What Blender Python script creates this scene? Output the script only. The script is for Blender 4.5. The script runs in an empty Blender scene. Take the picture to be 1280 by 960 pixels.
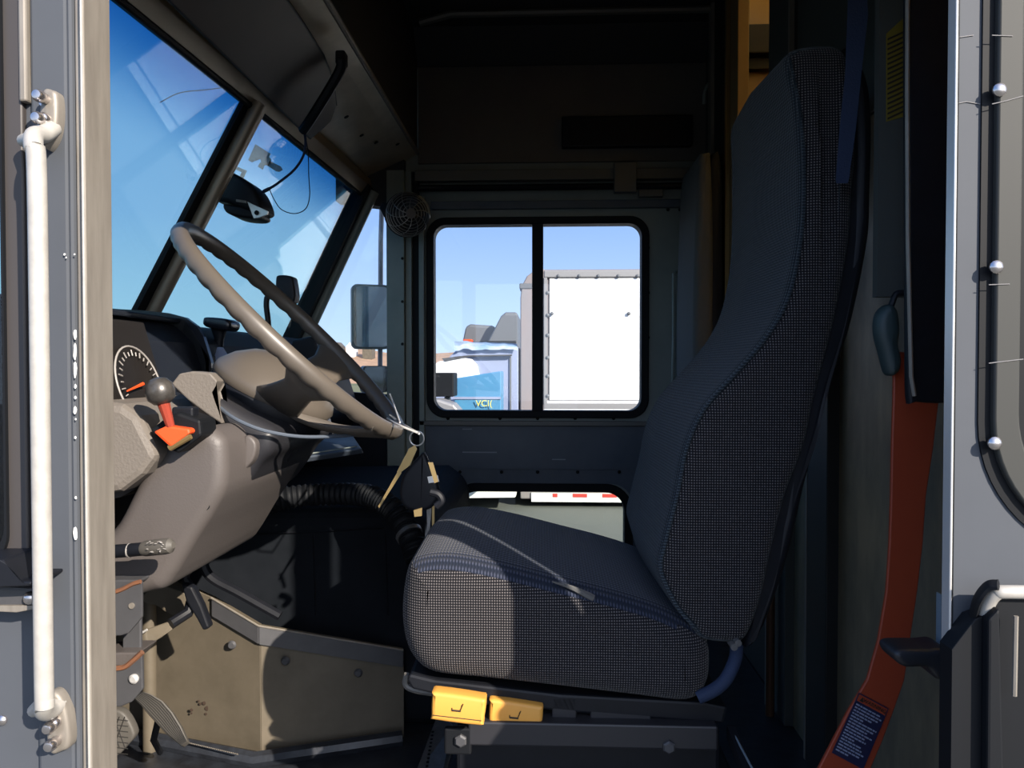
import bpy, bmesh, math, random
from mathutils import Vector, Matrix
random.seed(7)
SC = bpy.context.scene
COL = SC.collection
# ---------------------------------------------------------------- camera
CZ = 0.78                     # lens height above the cab floor
F = 960.0
YAW, PITCH, ROLL = math.radians(2.5), math.radians(1.15), math.radians(0.0)
CR = Matrix.Rotation(YAW, 3, 'Z') @ Matrix.Rotation(math.pi/2-PITCH, 3, 'X') @ Matrix.Rotation(ROLL, 3, 'Z')
CP = Vector((0, 0, CZ))
cd = bpy.data.cameras.new('camera'); cam = bpy.data.objects.new('camera', cd); COL.objects.link(cam)
cam.matrix_world = Matrix.Translation(CP) @ CR.to_4x4()
cd.sensor_width = 36.0; cd.lens = 36.0*F/1280; cd.clip_start = 0.02; cd.clip_end = 500
SC.camera = cam
# ---------------------------------------------------------------- sky and sun
w = bpy.data.worlds.new('sky'); SC.world = w; w.use_nodes = True
nt = w.node_tree; nt.nodes.clear()
g = nt.nodes.new('ShaderNodeTexCoord'); sp = nt.nodes.new('ShaderNodeSeparateXYZ')
cr = nt.nodes.new('ShaderNodeValToRGB'); bg = nt.nodes.new('ShaderNodeBackground'); wo = nt.nodes.new('ShaderNodeOutputWorld')
nt.links.new(g.outputs['Generated'], sp.inputs[0]); nt.links.new(sp.outputs['Z'], cr.inputs[0])
nt.links.new(cr.outputs[0], bg.inputs[0]); nt.links.new(bg.outputs[0], wo.inputs[0])
e = cr.color_ramp.elements
e[0].position = 0.0; e[0].color = (0.60, 0.74, 0.93, 1)
e[1].position = 1.0; e[1].color = (0.05, 0.15, 0.45, 1)
for p_, c_ in ((0.06, (0.49, 0.66, 0.93)), (0.18, (0.31, 0.48, 0.84)), (0.4, (0.17, 0.34, 0.72))):
    x_ = e.new(p_); x_.color = (*c_, 1)
bg.inputs[1].default_value = 1.4
SUN = Vector((-0.90, 1.0, -0.68)).normalized()
# the bright haze of sky around the sun
nm = nt.nodes.new('ShaderNodeVectorMath'); nm.operation = 'NORMALIZE'; nt.links.new(g.outputs['Generated'], nm.inputs[0])
dt = nt.nodes.new('ShaderNodeVectorMath'); dt.operation = 'DOT_PRODUCT'; dt.inputs[1].default_value = -SUN; nt.links.new(nm.outputs[0], dt.inputs[0])
mxm = nt.nodes.new('ShaderNodeMath'); mxm.operation = 'MAXIMUM'; mxm.inputs[1].default_value = 0.0; nt.links.new(dt.outputs['Value'], mxm.inputs[0])
pwm = nt.nodes.new('ShaderNodeMath'); pwm.operation = 'POWER'; pwm.inputs[1].default_value = 2.5; nt.links.new(mxm.outputs[0], pwm.inputs[0])
mlm = nt.nodes.new('ShaderNodeMath'); mlm.operation = 'MULTIPLY'; mlm.inputs[1].default_value = 1.6; nt.links.new(pwm.outputs[0], mlm.inputs[0])
b2 = nt.nodes.new('ShaderNodeBackground'); b2.inputs[0].default_value = (1.0, 0.96, 0.88, 1); nt.links.new(mlm.outputs[0], b2.inputs[1])
ad = nt.nodes.new('ShaderNodeAddShader'); nt.links.new(bg.outputs[0], ad.inputs[0]); nt.links.new(b2.outputs[0], ad.inputs[1]); nt.links.new(ad.outputs[0], wo.inputs[0])
sd = bpy.data.lights.new('sun', 'SUN'); so = bpy.data.objects.new('sun', sd); COL.objects.link(so)
so.rotation_euler = SUN.to_track_quat('-Z', 'Y').to_euler(); so.location = (3, -3, 4)
sd.energy = 9.0; sd.angle = math.radians(0.6); sd.color = (1.0, 0.90, 0.78)
vs = SC.view_settings
vs.view_transform = 'Standard'; vs.look = 'None'; vs.gamma = 1; vs.use_curve_mapping = False; vs.exposure = 0.0
SC.cycles.use_denoising = True
SC.cycles.max_bounces = 6; SC.cycles.transparent_max_bounces = 12
SC.cycles.caustics_reflective = False; SC.cycles.caustics_refractive = False

# ---------------------------------------------------------------- pixel to place at a chosen depth
def ray(px, py):
    return CR @ Vector(((px-640)/F, (480-py)/F, -1))
def P(px, py, Y):
    d = ray(px, py); return CP + d*(Y/d.y)
def PX(px, py, X):
    d = ray(px, py); return CP + d*(X/d.x)
def PZ(px, py, Z):
    d = ray(px, py); return CP + d*((Z-CZ)/d.z)
V = Vector
# ---------------------------------------------------------------- materials
def mat(name, col, rough=0.6, metal=0.0, noise=None, col2=None, bump=0.0, bscale=60, spec=0.5, stretch=None, rough2=None):
    m = bpy.data.materials.new(name); m.use_nodes = True
    t = m.node_tree; b = t.nodes['Principled BSDF']
    b.inputs['Base Color'].default_value = (*col, 1); b.inputs['Roughness'].default_value = rough
    b.inputs['Metallic'].default_value = metal; b.inputs['Specular IOR Level'].default_value = spec
    if noise or bump:
        tc = t.nodes.new('ShaderNodeTexCoord'); mp = t.nodes.new('ShaderNodeMapping')
        t.links.new(tc.outputs['Object'], mp.inputs[0])
        if stretch: mp.inputs['Scale'].default_value = stretch
    if noise:
        n = t.nodes.new('ShaderNodeTexNoise'); n.inputs['Scale'].default_value = noise; n.inputs['Detail'].default_value = 6
        n.inputs['Roughness'].default_value = 0.65
        t.links.new(mp.outputs[0], n.inputs['Vector'])
        r = t.nodes.new('ShaderNodeValToRGB'); r.color_ramp.elements[0].position = 0.35; r.color_ramp.elements[1].position = 0.68
        r.color_ramp.elements[0].color = (*col, 1); r.color_ramp.elements[1].color = (*(col2 or [c*0.7 for c in col]), 1)
        t.links.new(n.outputs['Fac'], r.inputs[0]); t.links.new(r.outputs[0], b.inputs['Base Color'])
        if rough2 is not None:
            mr = t.nodes.new('ShaderNodeMapRange'); mr.inputs['To Min'].default_value = rough; mr.inputs['To Max'].default_value = rough2
            mr.inputs['From Min'].default_value = 0.35; mr.inputs['From Max'].default_value = 0.65
            t.links.new(n.outputs['Fac'], mr.inputs['Value']); t.links.new(mr.outputs[0], b.inputs['Roughness'])
    if bump:
        n2 = t.nodes.new('ShaderNodeTexNoise'); n2.inputs['Scale'].default_value = bscale; n2.inputs['Detail'].default_value = 4
        t.links.new(mp.outputs[0], n2.inputs['Vector'])
        bp = t.nodes.new('ShaderNodeBump'); bp.inputs['Strength'].default_value = bump; bp.inputs['Distance'].default_value = 0.002
        t.links.new(n2.outputs['Fac'], bp.inputs['Height']); t.links.new(bp.outputs[0], b.inputs['Normal'])
    return m

def weave(name, dark, light, pu, pv, au='X', av='Z', thr=0.25):
    """two-thread woven cloth: a fine grid of light stitches on dark yarn"""
    m = bpy.data.materials.new(name); m.use_nodes = True
    t = m.node_tree; b = t.nodes['Principled BSDF']; b.inputs['Roughness'].default_value = 0.95
    b.inputs['Specular IOR Level'].default_value = 0.15
    b.inputs['Sheen Weight'].default_value = 0.12; b.inputs['Sheen Roughness'].default_value = 0.5
    tc = t.nodes.new('ShaderNodeTexCoord'); s = t.nodes.new('ShaderNodeSeparateXYZ'); t.links.new(tc.outputs['Object'], s.inputs[0])
    def sn(ax, per):
        a = t.nodes.new('ShaderNodeMath'); a.operation = 'MULTIPLY'; a.inputs[1].default_value = 2*math.pi/per
        t.links.new(s.outputs[ax], a.inputs[0]); q = t.nodes.new('ShaderNodeMath'); q.operation = 'SINE'; t.links.new(a.outputs[0], q.inputs[0])
        return q
    a, c = sn(au, pu), sn(av, pv)
    ml = t.nodes.new('ShaderNodeMath'); ml.operation = 'ADD'; t.links.new(a.outputs[0], ml.inputs[0]); t.links.new(c.outputs[0], ml.inputs[1])
    mr = t.nodes.new('ShaderNodeMapRange'); mr.inputs['From Min'].default_value = thr; mr.inputs['From Max'].default_value = 1.7
    t.links.new(ml.outputs[0], mr.inputs['Value'])
    mx = t.nodes.new('ShaderNodeMix'); mx.data_type = 'RGBA'
    mx.inputs['A'].default_value = (*dark, 1); mx.inputs['B'].default_value = (*light, 1)
    t.links.new(mr.outputs[0], mx.inputs['Factor']); t.links.new(mx.outputs['Result'], b.inputs['Base Color'])
    bp = t.nodes.new('ShaderNodeBump'); bp.inputs['Strength'].default_value = 0.5; bp.inputs['Distance'].default_value = 0.001
    t.links.new(ml.outputs[0], bp.inputs['Height']); t.links.new(bp.outputs[0], b.inputs['Normal'])
    return m

def glass(name, tint=(0.9, 0.95, 0.97), band=None, refl=1.0):
    m = bpy.data.materials.new(name); m.use_nodes = True
    t = m.node_tree; t.nodes.clear()
    o = t.nodes.new('ShaderNodeOutputMaterial'); tr = t.nodes.new('ShaderNodeBsdfTransparent'); gl = t.nodes.new('ShaderNodeBsdfGlossy')
    gl.inputs['Roughness'].default_value = 0.02; gl.inputs['Color'].default_value = (refl, refl, refl, 1)
    lw = t.nodes.new('ShaderNodeLayerWeight'); lw.inputs['Blend'].default_value = 0.5
    pw = t.nodes.new('ShaderNodeMath'); pw.operation = 'POWER'; pw.inputs[1].default_value = 5.0; t.links.new(lw.outputs['Facing'], pw.inputs[0])
    fr = t.nodes.new('ShaderNodeMath'); fr.operation = 'MULTIPLY_ADD'; fr.inputs[1].default_value = 0.9; fr.inputs[2].default_value = 0.035
    t.links.new(pw.outputs[0], fr.inputs[0])
    mx = t.nodes.new('ShaderNodeMixShader')
    t.links.new(fr.outputs[0], mx.inputs[0]); t.links.new(tr.outputs[0], mx.inputs[1]); t.links.new(gl.outputs[0], mx.inputs[2])
    t.links.new(mx.outputs[0], o.inputs[0])
    tr.inputs[0].default_value = (*tint, 1)
    if band:                                   # the shade band along the top of a windscreen, in its own object height
        tc = t.nodes.new('ShaderNodeTexCoord'); s = t.nodes.new('ShaderNodeSeparateXYZ'); t.links.new(tc.outputs['Object'], s.inputs[0])
        mr = t.nodes.new('ShaderNodeMapRange'); mr.inputs['From Min'].default_value = band[0]; mr.inputs['From Max'].default_value = band[1]
        mr.interpolation_type = 'SMOOTHSTEP'
        t.links.new(s.outputs['Z'], mr.inputs['Value'])
        mm = t.nodes.new('ShaderNodeMix'); mm.data_type = 'RGBA'; mm.inputs['A'].default_value = (*tint, 1); mm.inputs['B'].default_value = (*band[2], 1)
        t.links.new(mr.outputs[0], mm.inputs['Factor']); t.links.new(mm.outputs['Result'], tr.inputs[0])
    return m

M = {}
M['paint_grey'] = mat('grey_body_paint', (0.072, 0.079, 0.092), 0.65, noise=5, col2=(0.064, 0.071, 0.083), spec=0.3)
M['alu'] = mat('bare_aluminium', (0.30, 0.27, 0.23), 0.5, 0.35, noise=22, col2=(0.22, 0.195, 0.165), stretch=(3, 3, 0.4))
M['alu_bright'] = mat('bright_aluminium', (0.75, 0.73, 0.70), 0.35, 0.5)
M['handle'] = mat('white_handle_metal', (0.46, 0.44, 0.40), 0.38, 0.15, noise=60, col2=(0.38, 0.36, 0.33))
M['chrome'] = mat('chrome', (0.6, 0.56, 0.55), 0.2, 0.95)
M['frame_brown'] = mat('window_frame_bronze', (0.05, 0.044, 0.042), 0.5)
M['rubber'] = mat('black_rubber', (0.007, 0.008, 0.010), 0.6, spec=0.2)
M['black'] = mat('black_plastic', (0.009, 0.010, 0.014), 0.5, noise=30, col2=(0.006, 0.007, 0.010), spec=0.3)
M['black_gloss'] = mat('glossy_black_plastic', (0.012, 0.013, 0.018), 0.25)
M['wall_in'] = mat('inner_wall_grey', (0.27, 0.295, 0.275), 0.55, 0.05, noise=3, col2=(0.21, 0.235, 0.225))
M['wall_low'] = mat('kick_panel_blue_grey', (0.095, 0.115, 0.145), 0.42, noise=4, col2=(0.07, 0.087, 0.115), rough2=0.6)
M['wall_up'] = mat('upper_wall_brown_grey', (0.14, 0.128, 0.118), 0.7, noise=3, col2=(0.11, 0.10, 0.10))
M['roof_in'] = mat('roof_lining_dark', (0.038, 0.038, 0.042), 0.7)
M['rail'] = mat('dull_rail', (0.14, 0.135, 0.125), 0.5, 0.2)
M['post'] = mat('post_grey_green', (0.26, 0.29, 0.27), 0.5, 0.1, noise=6, col2=(0.21, 0.24, 0.22))
M['overhead'] = mat('overhead_galvanised_metal', (0.62, 0.54, 0.41), 0.38, 0.3, noise=7, col2=(0.46, 0.40, 0.30), rough2=0.5)
M['header'] = mat('windscreen_header_metal', (0.30, 0.25, 0.19), 0.45, 0.3)
M['visor'] = mat('smoked_brown_visor', (0.058, 0.040, 0.030), 0.45, noise=4, col2=(0.042, 0.03, 0.023), spec=0.3)
M['dash'] = mat('dashboard_black', (0.010, 0.013, 0.020), 0.6, bump=0.2, bscale=300, spec=0.2)
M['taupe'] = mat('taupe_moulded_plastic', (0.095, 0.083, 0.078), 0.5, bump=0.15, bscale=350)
M['taupe_dark'] = mat('dark_column_plastic', (0.022, 0.022, 0.026), 0.45)
M['wheel'] = mat('steering_wheel_plastic', (0.10, 0.085, 0.07), 0.38)
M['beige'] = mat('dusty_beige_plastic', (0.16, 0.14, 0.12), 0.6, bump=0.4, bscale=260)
M['floorm'] = mat('black_tread_floor', (0.014, 0.015, 0.019), 0.38, noise=25, col2=(0.03, 0.035, 0.045), bump=0.5, bscale=40)
M['tub'] = mat('stained_beige_metal', (0.15, 0.125, 0.09), 0.6, 0.1, noise=4, col2=(0.09, 0.075, 0.052), bump=0.1)
M['engine'] = mat('engine_cover_black', (0.006, 0.008, 0.011), 0.85, noise=12, col2=(0.010, 0.012, 0.016), spec=0.15)
M['bulk'] = mat('bulkhead_warm_toned_metal', (0.42, 0.33, 0.20), 0.42, 0.3, noise=3.2, col2=(0.17, 0.165, 0.13), stretch=(1, 2.2, 0.8), rough2=0.6)  # brownish metal, with warm reflected light painted into the blotches
M['bulk_dark'] = mat('bulkhead_dark', (0.055, 0.062, 0.06), 0.55)
M['bulk_black'] = mat('bulkhead_black_post', (0.008, 0.010, 0.011), 0.6)
M['copper'] = mat('rusty_brown_tube', (0.10, 0.045, 0.022), 0.5, 0.2)
M['ply'] = mat('cargo_tan_lining', (0.30, 0.19, 0.085), 0.7)
M['cargo_beam'] = mat('cargo_brown_rail', (0.012, 0.010, 0.008), 0.7)
M['orange'] = mat('orange_belt_guard', (0.36, 0.055, 0.018), 0.5, noise=5, col2=(0.30, 0.042, 0.016))
M['red_orange'] = mat('red_orange_plastic', (0.85, 0.09, 0.02), 0.4)
M['red_shaft'] = mat('red_lever_shaft', (0.30, 0.05, 0.03), 0.3)
M['knob'] = mat('worn_grey_knob', (0.13, 0.12, 0.11), 0.3, 0.5, noise=60, col2=(0.06, 0.055, 0.05))
M['belt'] = mat('navy_belt_webbing', (0.018, 0.032, 0.075), 0.8, bump=0.4, bscale=400)
M['teal'] = mat('teal_grey_plastic', (0.03, 0.05, 0.052), 0.5)
M['yellow'] = mat('yellow_lever_plastic', (0.72, 0.35, 0.065), 0.5)
M['yellow_lbl'] = mat('yellow_label', (0.16, 0.125, 0.012), 0.6)
M['navy_lbl'] = mat('navy_label', (0.012, 0.014, 0.05), 0.5)
M['white_ink'] = mat('pale_print', (0.30, 0.32, 0.42), 0.6)
M['brass'] = mat('brass_key', (0.45, 0.32, 0.14), 0.35, 0.7)
M['steel'] = mat('galvanised_steel', (0.25, 0.25, 0.25), 0.4, 0.7, noise=40, col2=(0.16, 0.16, 0.16))
M['bracket'] = mat('grey_bracket_steel', (0.085, 0.085, 0.09), 0.55, 0.2, noise=9, col2=(0.06, 0.06, 0.065))
M['rust'] = mat('rust_orange', (0.20, 0.075, 0.03), 0.8, noise=90, col2=(0.11, 0.06, 0.04))
M['pedal'] = mat('worn_pedal_rubber', (0.085, 0.078, 0.068), 0.6)
M['groove'] = mat('pedal_groove', (0.012, 0.011, 0.01), 0.8)
M['jump'] = mat('jump_seat_grey_cloth', (0.11, 0.105, 0.10), 0.9, bump=0.5, bscale=250)
M['fab_front'] = weave('ribbed_blue_grey_cloth', (0.016, 0.023, 0.031), (0.065, 0.082, 0.097), 0.0045, 0.0042, 'Y', 'Z')
M['fab_side'] = weave('woven_charcoal_cloth', (0.009, 0.009, 0.012), (0.185, 0.168, 0.165), 0.0036, 0.0038, 'X', 'Z')
M['fab_top'] = weave('ribbed_cushion_cloth', (0.013, 0.018, 0.032), (0.055, 0.062, 0.095), 0.0046, 0.009, 'X', 'Y')
M['white_paint'] = mat('white_truck_paint', (0.80, 0.80, 0.80), 0.4)
M['chip'] = mat('white_paint_chip', (0.7, 0.7, 0.68), 0.6)
M['scratch'] = mat('pale_scratch', (0.28, 0.30, 0.34), 0.6)
M['truck_trim'] = mat('truck_aluminium_trim', (0.28, 0.27, 0.27), 0.5, 0.3)
M['truck_grey'] = mat('truck_grey', (0.12, 0.125, 0.135), 0.5)
M['truck_cap'] = mat('truck_corner_grey', (0.22, 0.21, 0.22), 0.5, noise=1.2, col2=(0.28, 0.22, 0.21), stretch=(2, 2, .4))
M['pickup'] = mat('blue_grey_car_paint', (0.27, 0.31, 0.44), 0.4)
M['tarp'] = mat('blue_white_tarp', (0.82, 0.86, 0.9), 0.5, noise=3.5, col2=(0.25, 0.5, 0.72))
M['bin'] = mat('sky_blue_panel', (0.07, 0.25, 0.42), 0.5, noise=2, col2=(0.06, 0.19, 0.36))
M['red_tape'] = mat('red_reflector', (0.55, 0.06, 0.05), 0.4)
M['yellow_ink'] = mat('yellow_lettering', (0.7, 0.62, 0.12), 0.5)
M['asphalt'] = mat('asphalt', (0.085, 0.09, 0.082), 0.9, noise=260, col2=(0.16, 0.165, 0.15), bump=0.5, bscale=120)
M['hill'] = mat('dry_tan_hill', (0.50, 0.30, 0.18), 0.95, noise=0.5, col2=(0.32, 0.20, 0.12))
M['grass'] = mat('dull_green_verge', (0.10, 0.13, 0.05), 0.95, noise=2, col2=(0.16, 0.14, 0.07))
M['door_frame'] = mat('door_window_frame', (0.040, 0.041, 0.038), 0.6, spec=0.3)
M['glass'] = glass('clear_glass', (0.93, 0.955, 0.97), refl=0.8)
M['glass_low'] = glass('green_grey_glass', (0.88, 0.92, 0.89), refl=0.8)
M['mirror'] = mat('mirror_silver', (0.75, 0.82, 0.86), 0.04, 1.0)
M['gauge'] = mat('gauge_face', (0.014, 0.012, 0.011), 0.55, spec=0.2)  # face and panel coloured darker in place of shade from the hood
M['ink'] = mat('gauge_print', (0.32, 0.30, 0.28), 0.5)
M['black_ink'] = mat('black_print', (0.02, 0.015, 0.01), 0.6)
M['line_blue'] = mat('bright_edge_metal', (0.30, 0.38, 0.44), 0.35, 0.4)
tl = bpy.data.materials.new('translucent_yellow_roof'); tl.use_nodes = True
t_ = tl.node_tree; t_.nodes.clear(); o_ = t_.nodes.new('ShaderNodeOutputMaterial'); a_ = t_.nodes.new('ShaderNodeBsdfTranslucent'); b_ = t_.nodes.new('ShaderNodeBsdfDiffuse')
a_.inputs[0].default_value = (0.85, 0.68, 0.34, 1); b_.inputs[0].default_value = (0.5, 0.36, 0.16, 1)
x_ = t_.nodes.new('ShaderNodeMixShader'); x_.inputs[0].default_value = 0.25
t_.links.new(a_.outputs[0], x_.inputs[1]); t_.links.new(b_.outputs[0], x_.inputs[2]); t_.links.new(x_.outputs[0], o_.inputs[0])
M['frp'] = tl

# ---------------------------------------------------------------- object helpers
def finish(name, bm, m, parent=None, smooth=35, bevel=0.0, seg=2):
    bmesh.ops.recalc_face_normals(bm, faces=bm.faces)
    me = bpy.data.meshes.new(name)
    xs = [v.co for v in bm.verts]
    c = V(((min(p.x for p in xs)+max(p.x for p in xs))/2, (min(p.y for p in xs)+max(p.y for p in xs))/2, min(p.z for p in xs)))
    for v in bm.verts: v.co -= c
    bm.to_mesh(me); bm.free()
    ms = m if isinstance(m, (list, tuple)) else [m]
    for k in ms: me.materials.append(M[k] if isinstance(k, str) else k)
    if smooth:
        for p in me.polygons: p.use_smooth = True
        me.set_sharp_from_angle(angle=math.radians(smooth))
    o = bpy.data.objects.new(name, me); COL.objects.link(o)
    o.location = c
    if parent is not None:
        o.parent = parent
        o.location = c - wloc(parent)
    if bevel:
        b = o.modifiers.new('edge', 'BEVEL'); b.width = bevel; b.segments = seg; b.limit_method = 'ANGLE'; b.angle_limit = math.radians(40)
    return o
def wloc(o):
    l = V(o.location)
    while o.parent is not None:
        o = o.parent; l += V(o.location)
    return l
def tag(o, label, cat, group=None):
    o['label'] = label; o['category'] = cat
    if group: o['group'] = group
    return o
def thing(name, loc, label, cat, group=None):
    o = bpy.data.objects.new(name, None); COL.objects.link(o); o.location = loc; o.empty_display_size = 0.05
    return tag(o, label, cat, group)
def struct(o):
    o['kind'] = 'structure'; return o
def lab(o, s):
    o['label'] = s; return o

def catmull(pts, n=6, closed=False):
    pts = [V(p) for p in pts]; out = []; L = len(pts)
    if L < 3: return pts
    rng = range(L) if closed else range(L-1)
    for i in rng:
        if closed: a, b, c, d = pts[(i-1) % L], pts[i], pts[(i+1) % L], pts[(i+2) % L]
        else:
            b, c = pts[i], pts[i+1]; a = pts[i-1] if i else b*2-c; d = pts[i+2] if i+2 < L else c*2-b
        for k in range(n):
            t = k/n
            out.append(0.5*((2*b)+(c-a)*t+(2*a-5*b+4*c-d)*t*t+(3*b-a-3*c+d)*t**3))
    if not closed: out.append(pts[-1])
    return out
def box(bm, c, s, R=None):
    r = bmesh.ops.create_cube(bm, size=1.0)
    for v in r['verts']:
        q = V((v.co.x*s[0], v.co.y*s[1], v.co.z*s[2]))
        if R is not None: q = R @ q
        v.co = q + V(c)
    return r['verts']
def box2(bm, a, b):
    a, b = V(a), V(b); return box(bm, (a+b)/2, [abs(b[i]-a[i]) for i in range(3)])
def tube(bm, pts, r, seg=12, closed=False, cap=True, flat=1.0):
    pts = [V(p) for p in pts]; n = len(pts); rings = []
    rr = r if isinstance(r, (list, tuple)) else [r]*n
    tan = []
    for i in range(n):
        a = pts[(i-1) % n] if (closed or i) else pts[0]; b = pts[(i+1) % n] if (closed or i < n-1) else pts[-1]
        tan.append((b-a).normalized())
    up = V((0, 0, 1)) if abs(tan[0].z) < 0.9 else V((0, 1, 0))
    u = (up - tan[0]*up.dot(tan[0])).normalized()
    for i in range(n):
        u = (u - tan[i]*u.dot(tan[i])).normalized(); v = tan[i].cross(u)
        rings.append([bm.verts.new(pts[i]+(u*math.cos(2*math.pi*k/seg)+v*math.sin(2*math.pi*k/seg)*flat)*rr[i]) for k in range(seg)])
    for i in range(n if closed else n-1):
        A, B = rings[i], rings[(i+1) % n]
        for k in range(seg): bm.faces.new((A[k], A[(k+1) % seg], B[(k+1) % seg], B[k]))
    if cap and not closed:
        bm.faces.new(rings[0][::-1]); bm.faces.new(rings[-1])
def prism(bm, pts, vec):
    """polygon of 3d points pushed along vec"""
    vec = V(vec); a = [bm.verts.new(V(p)) for p in pts]; b = [bm.verts.new(V(p)+vec) for p in pts]; n = len(a)
    f = [bm.faces.new(a[::-1]), bm.faces.new(b)]
    for i in range(n): bm.faces.new((a[i], a[(i+1) % n], b[(i+1) % n], b[i]))
    bmesh.ops.triangulate(bm, faces=f)
def pprism(bm, pix, Y, dY):
    prism(bm, [P(x, y, Y) for x, y in pix], (0, dY, 0))
def lathe(bm, c, ax, prof, seg=32, u=None):
    ax = V(ax).normalized(); c = V(c)
    if u is None: u = V((0, 0, 1)) if abs(ax.z) < 0.9 else V((0, 1, 0))
    u = (u-ax*u.dot(ax)).normalized(); v = ax.cross(u); rings = []
    for r, h in prof:
        if r <= 1e-6: rings.append([bm.verts.new(c+ax*h)])
        else: rings.append([bm.verts.new(c+ax*h+(u*math.cos(2*math.pi*k/seg)+v*math.sin(2*math.pi*k/seg))*r) for k in range(seg)])
    for A, B in zip(rings, rings[1:]):
        for k in range(seg):
            a = [A[k % len(A)], A[(k+1) % len(A)], B[(k+1) % len(B)], B[k % len(B)]]
            a = [q for i, q in enumerate(a) if q not in a[:i]]
            if len(a) > 2: bm.faces.new(a)
    if len(rings[0]) > 1: bm.faces.new(rings[0][::-1])
    if len(rings[-1]) > 1: bm.faces.new(rings[-1])
def rrect(x0, x1, z0, z1, r, n=6):
    out = []
    for cx, cz, a0 in ((x1-r, z1-r, 0), (x0+r, z1-r, 90), (x0+r, z0+r, 180), (x1-r, z0+r, 270)):
        for k in range(n+1):
            a = math.radians(a0+90*k/n); out.append((cx+r*math.cos(a), cz+r*math.sin(a)))
    return out
def plate(bm, outer, holes, y0, y1):
    """xz plate with holes, from y0 to y1"""
    es = []; loops = []
    for lp in [outer]+holes:
        vs_ = [bm.verts.new((x, y0, z)) for x, z in lp]; loops.append(vs_)
        es += [bm.edges.new((vs_[i], vs_[(i+1) % len(vs_)])) for i in range(len(vs_))]
    r = bmesh.ops.triangle_fill(bm, use_beauty=True, use_dissolve=False, edges=es)
    fs = [f for f in r['geom'] if isinstance(f, bmesh.types.BMFace)]
    ex = bmesh.ops.extrude_face_region(bm, geom=fs)
    for v in ex['geom']:
        if isinstance(v, bmesh.types.BMVert): v.co.y = y1
def ring(bm, outer, inner, y0, y1):
    n = len(outer); q = []
    for lp in (outer, inner):
        for y in (y0, y1): q.append([bm.verts.new((x, y, z)) for x, z in lp])
    a, b, c, d = q
    for i in range(n):
        j = (i+1) % n
        bm.faces.new((a[i], a[j], b[j], b[i])); bm.faces.new((c[i], d[i], d[j], c[j]))
        bm.faces.new((a[i], c[i], c[j], a[j])); bm.faces.new((b[i], b[j], d[j], d[i]))
def resample(pts, n):
    L = [0]; m = len(pts)
    for i in range(m): L.append(L[-1]+(pts[(i+1) % m]-pts[i]).length)
    out = []; j = 0
    for k in range(n):
        s = L[-1]*k/n
        while L[j+1] < s: j += 1
        t = (s-L[j])/max(1e-9, L[j+1]-L[j]); out.append(pts[j].lerp(pts[(j+1) % m], t))
    return out
def pillow(bm, pts, y0, y1, r, k=6, n=140, warp=None, smooth=5):
    """a padded slab: closed xz profile with edges rolled over by r at both ends"""
    p = [V((q[0], q[-1])) for q in pts]
    p = resample([V((a.x, a.y)) for a in [V((c.x, c.y)) for c in catmull([V((q.x, q.y, 0)) for q in p], smooth, True)]], n)
    area = sum(p[i].x*p[(i+1) % n].y-p[(i+1) % n].x*p[i].y for i in range(n))
    if area < 0: p.reverse()
    nm = []
    for i in range(n):
        d = (p[(i+2) % n]-p[i-2]).normalized(); nm.append(V((d.y, -d.x)))
    st = [(y0+r*(1-math.sin(a)), r*(1-math.cos(a))) for a in [math.pi/2*(1-i/k) for i in range(k+1)]]
    st = st[:]
    full = st + [((y0+y1)/2, 0.0)] + [(y1-(y-y0), i) for y, i in reversed(st)]
    rings = []
    for y, ins in full:
        rg = []
        for i in range(n):
            q = p[i]-nm[i]*ins; co = V((q.x, y, q.y))
            if warp: co = warp(co)
            rg.append(bm.verts.new(co))
        rings.append(rg)
    side = []
    for A, B in zip(rings, rings[1:]):
        for i in range(n): side.append(bm.faces.new((A[i], A[(i+1) % n], B[(i+1) % n], B[i])))
    caps = [bm.faces.new(rings[0][::-1]), bm.faces.new(rings[-1])]
    bmesh.ops.triangulate(bm, faces=caps)
    return rings
def B(): return bmesh.new()
def bolt(bm, c, ax, r, h=0.004):
    lathe(bm, c, ax, [(r, 0), (r, h*.4), (r*.75, h*.8), (r*.3, h), (0, h)], 12)
def text(name, s, size, loc, rx, m, parent, ext=0.0004, R=None):
    cu = bpy.data.curves.new(name, 'FONT'); cu.body = s; cu.size = size; cu.extrude = ext; cu.align_x = 'CENTER'; cu.align_y = 'CENTER'
    cu.materials.append(M[m]); o = bpy.data.objects.new(name, cu); COL.objects.link(o)
    bpy.context.view_layer.update()
    me = bpy.data.meshes.new_from_object(o); bpy.data.objects.remove(o); o = bpy.data.objects.new(name, me); COL.objects.link(o)
    o.parent = parent; o.location = V(loc)-wloc(parent); o.rotation_euler = rx
    return o

# ================================================================ SETTING
YN = 0.70            # outer skin, driver side
YW = 2.65            # inner face, passenger side
XB = 0.54            # bulkhead
ZG = CZ-1.5         # ground outside
ZC = CZ+1.13         # ceiling
xw = lambda px: P(px, 460, YW).x
zw = lambda py, px=670: P(px, py, YW).z
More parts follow.
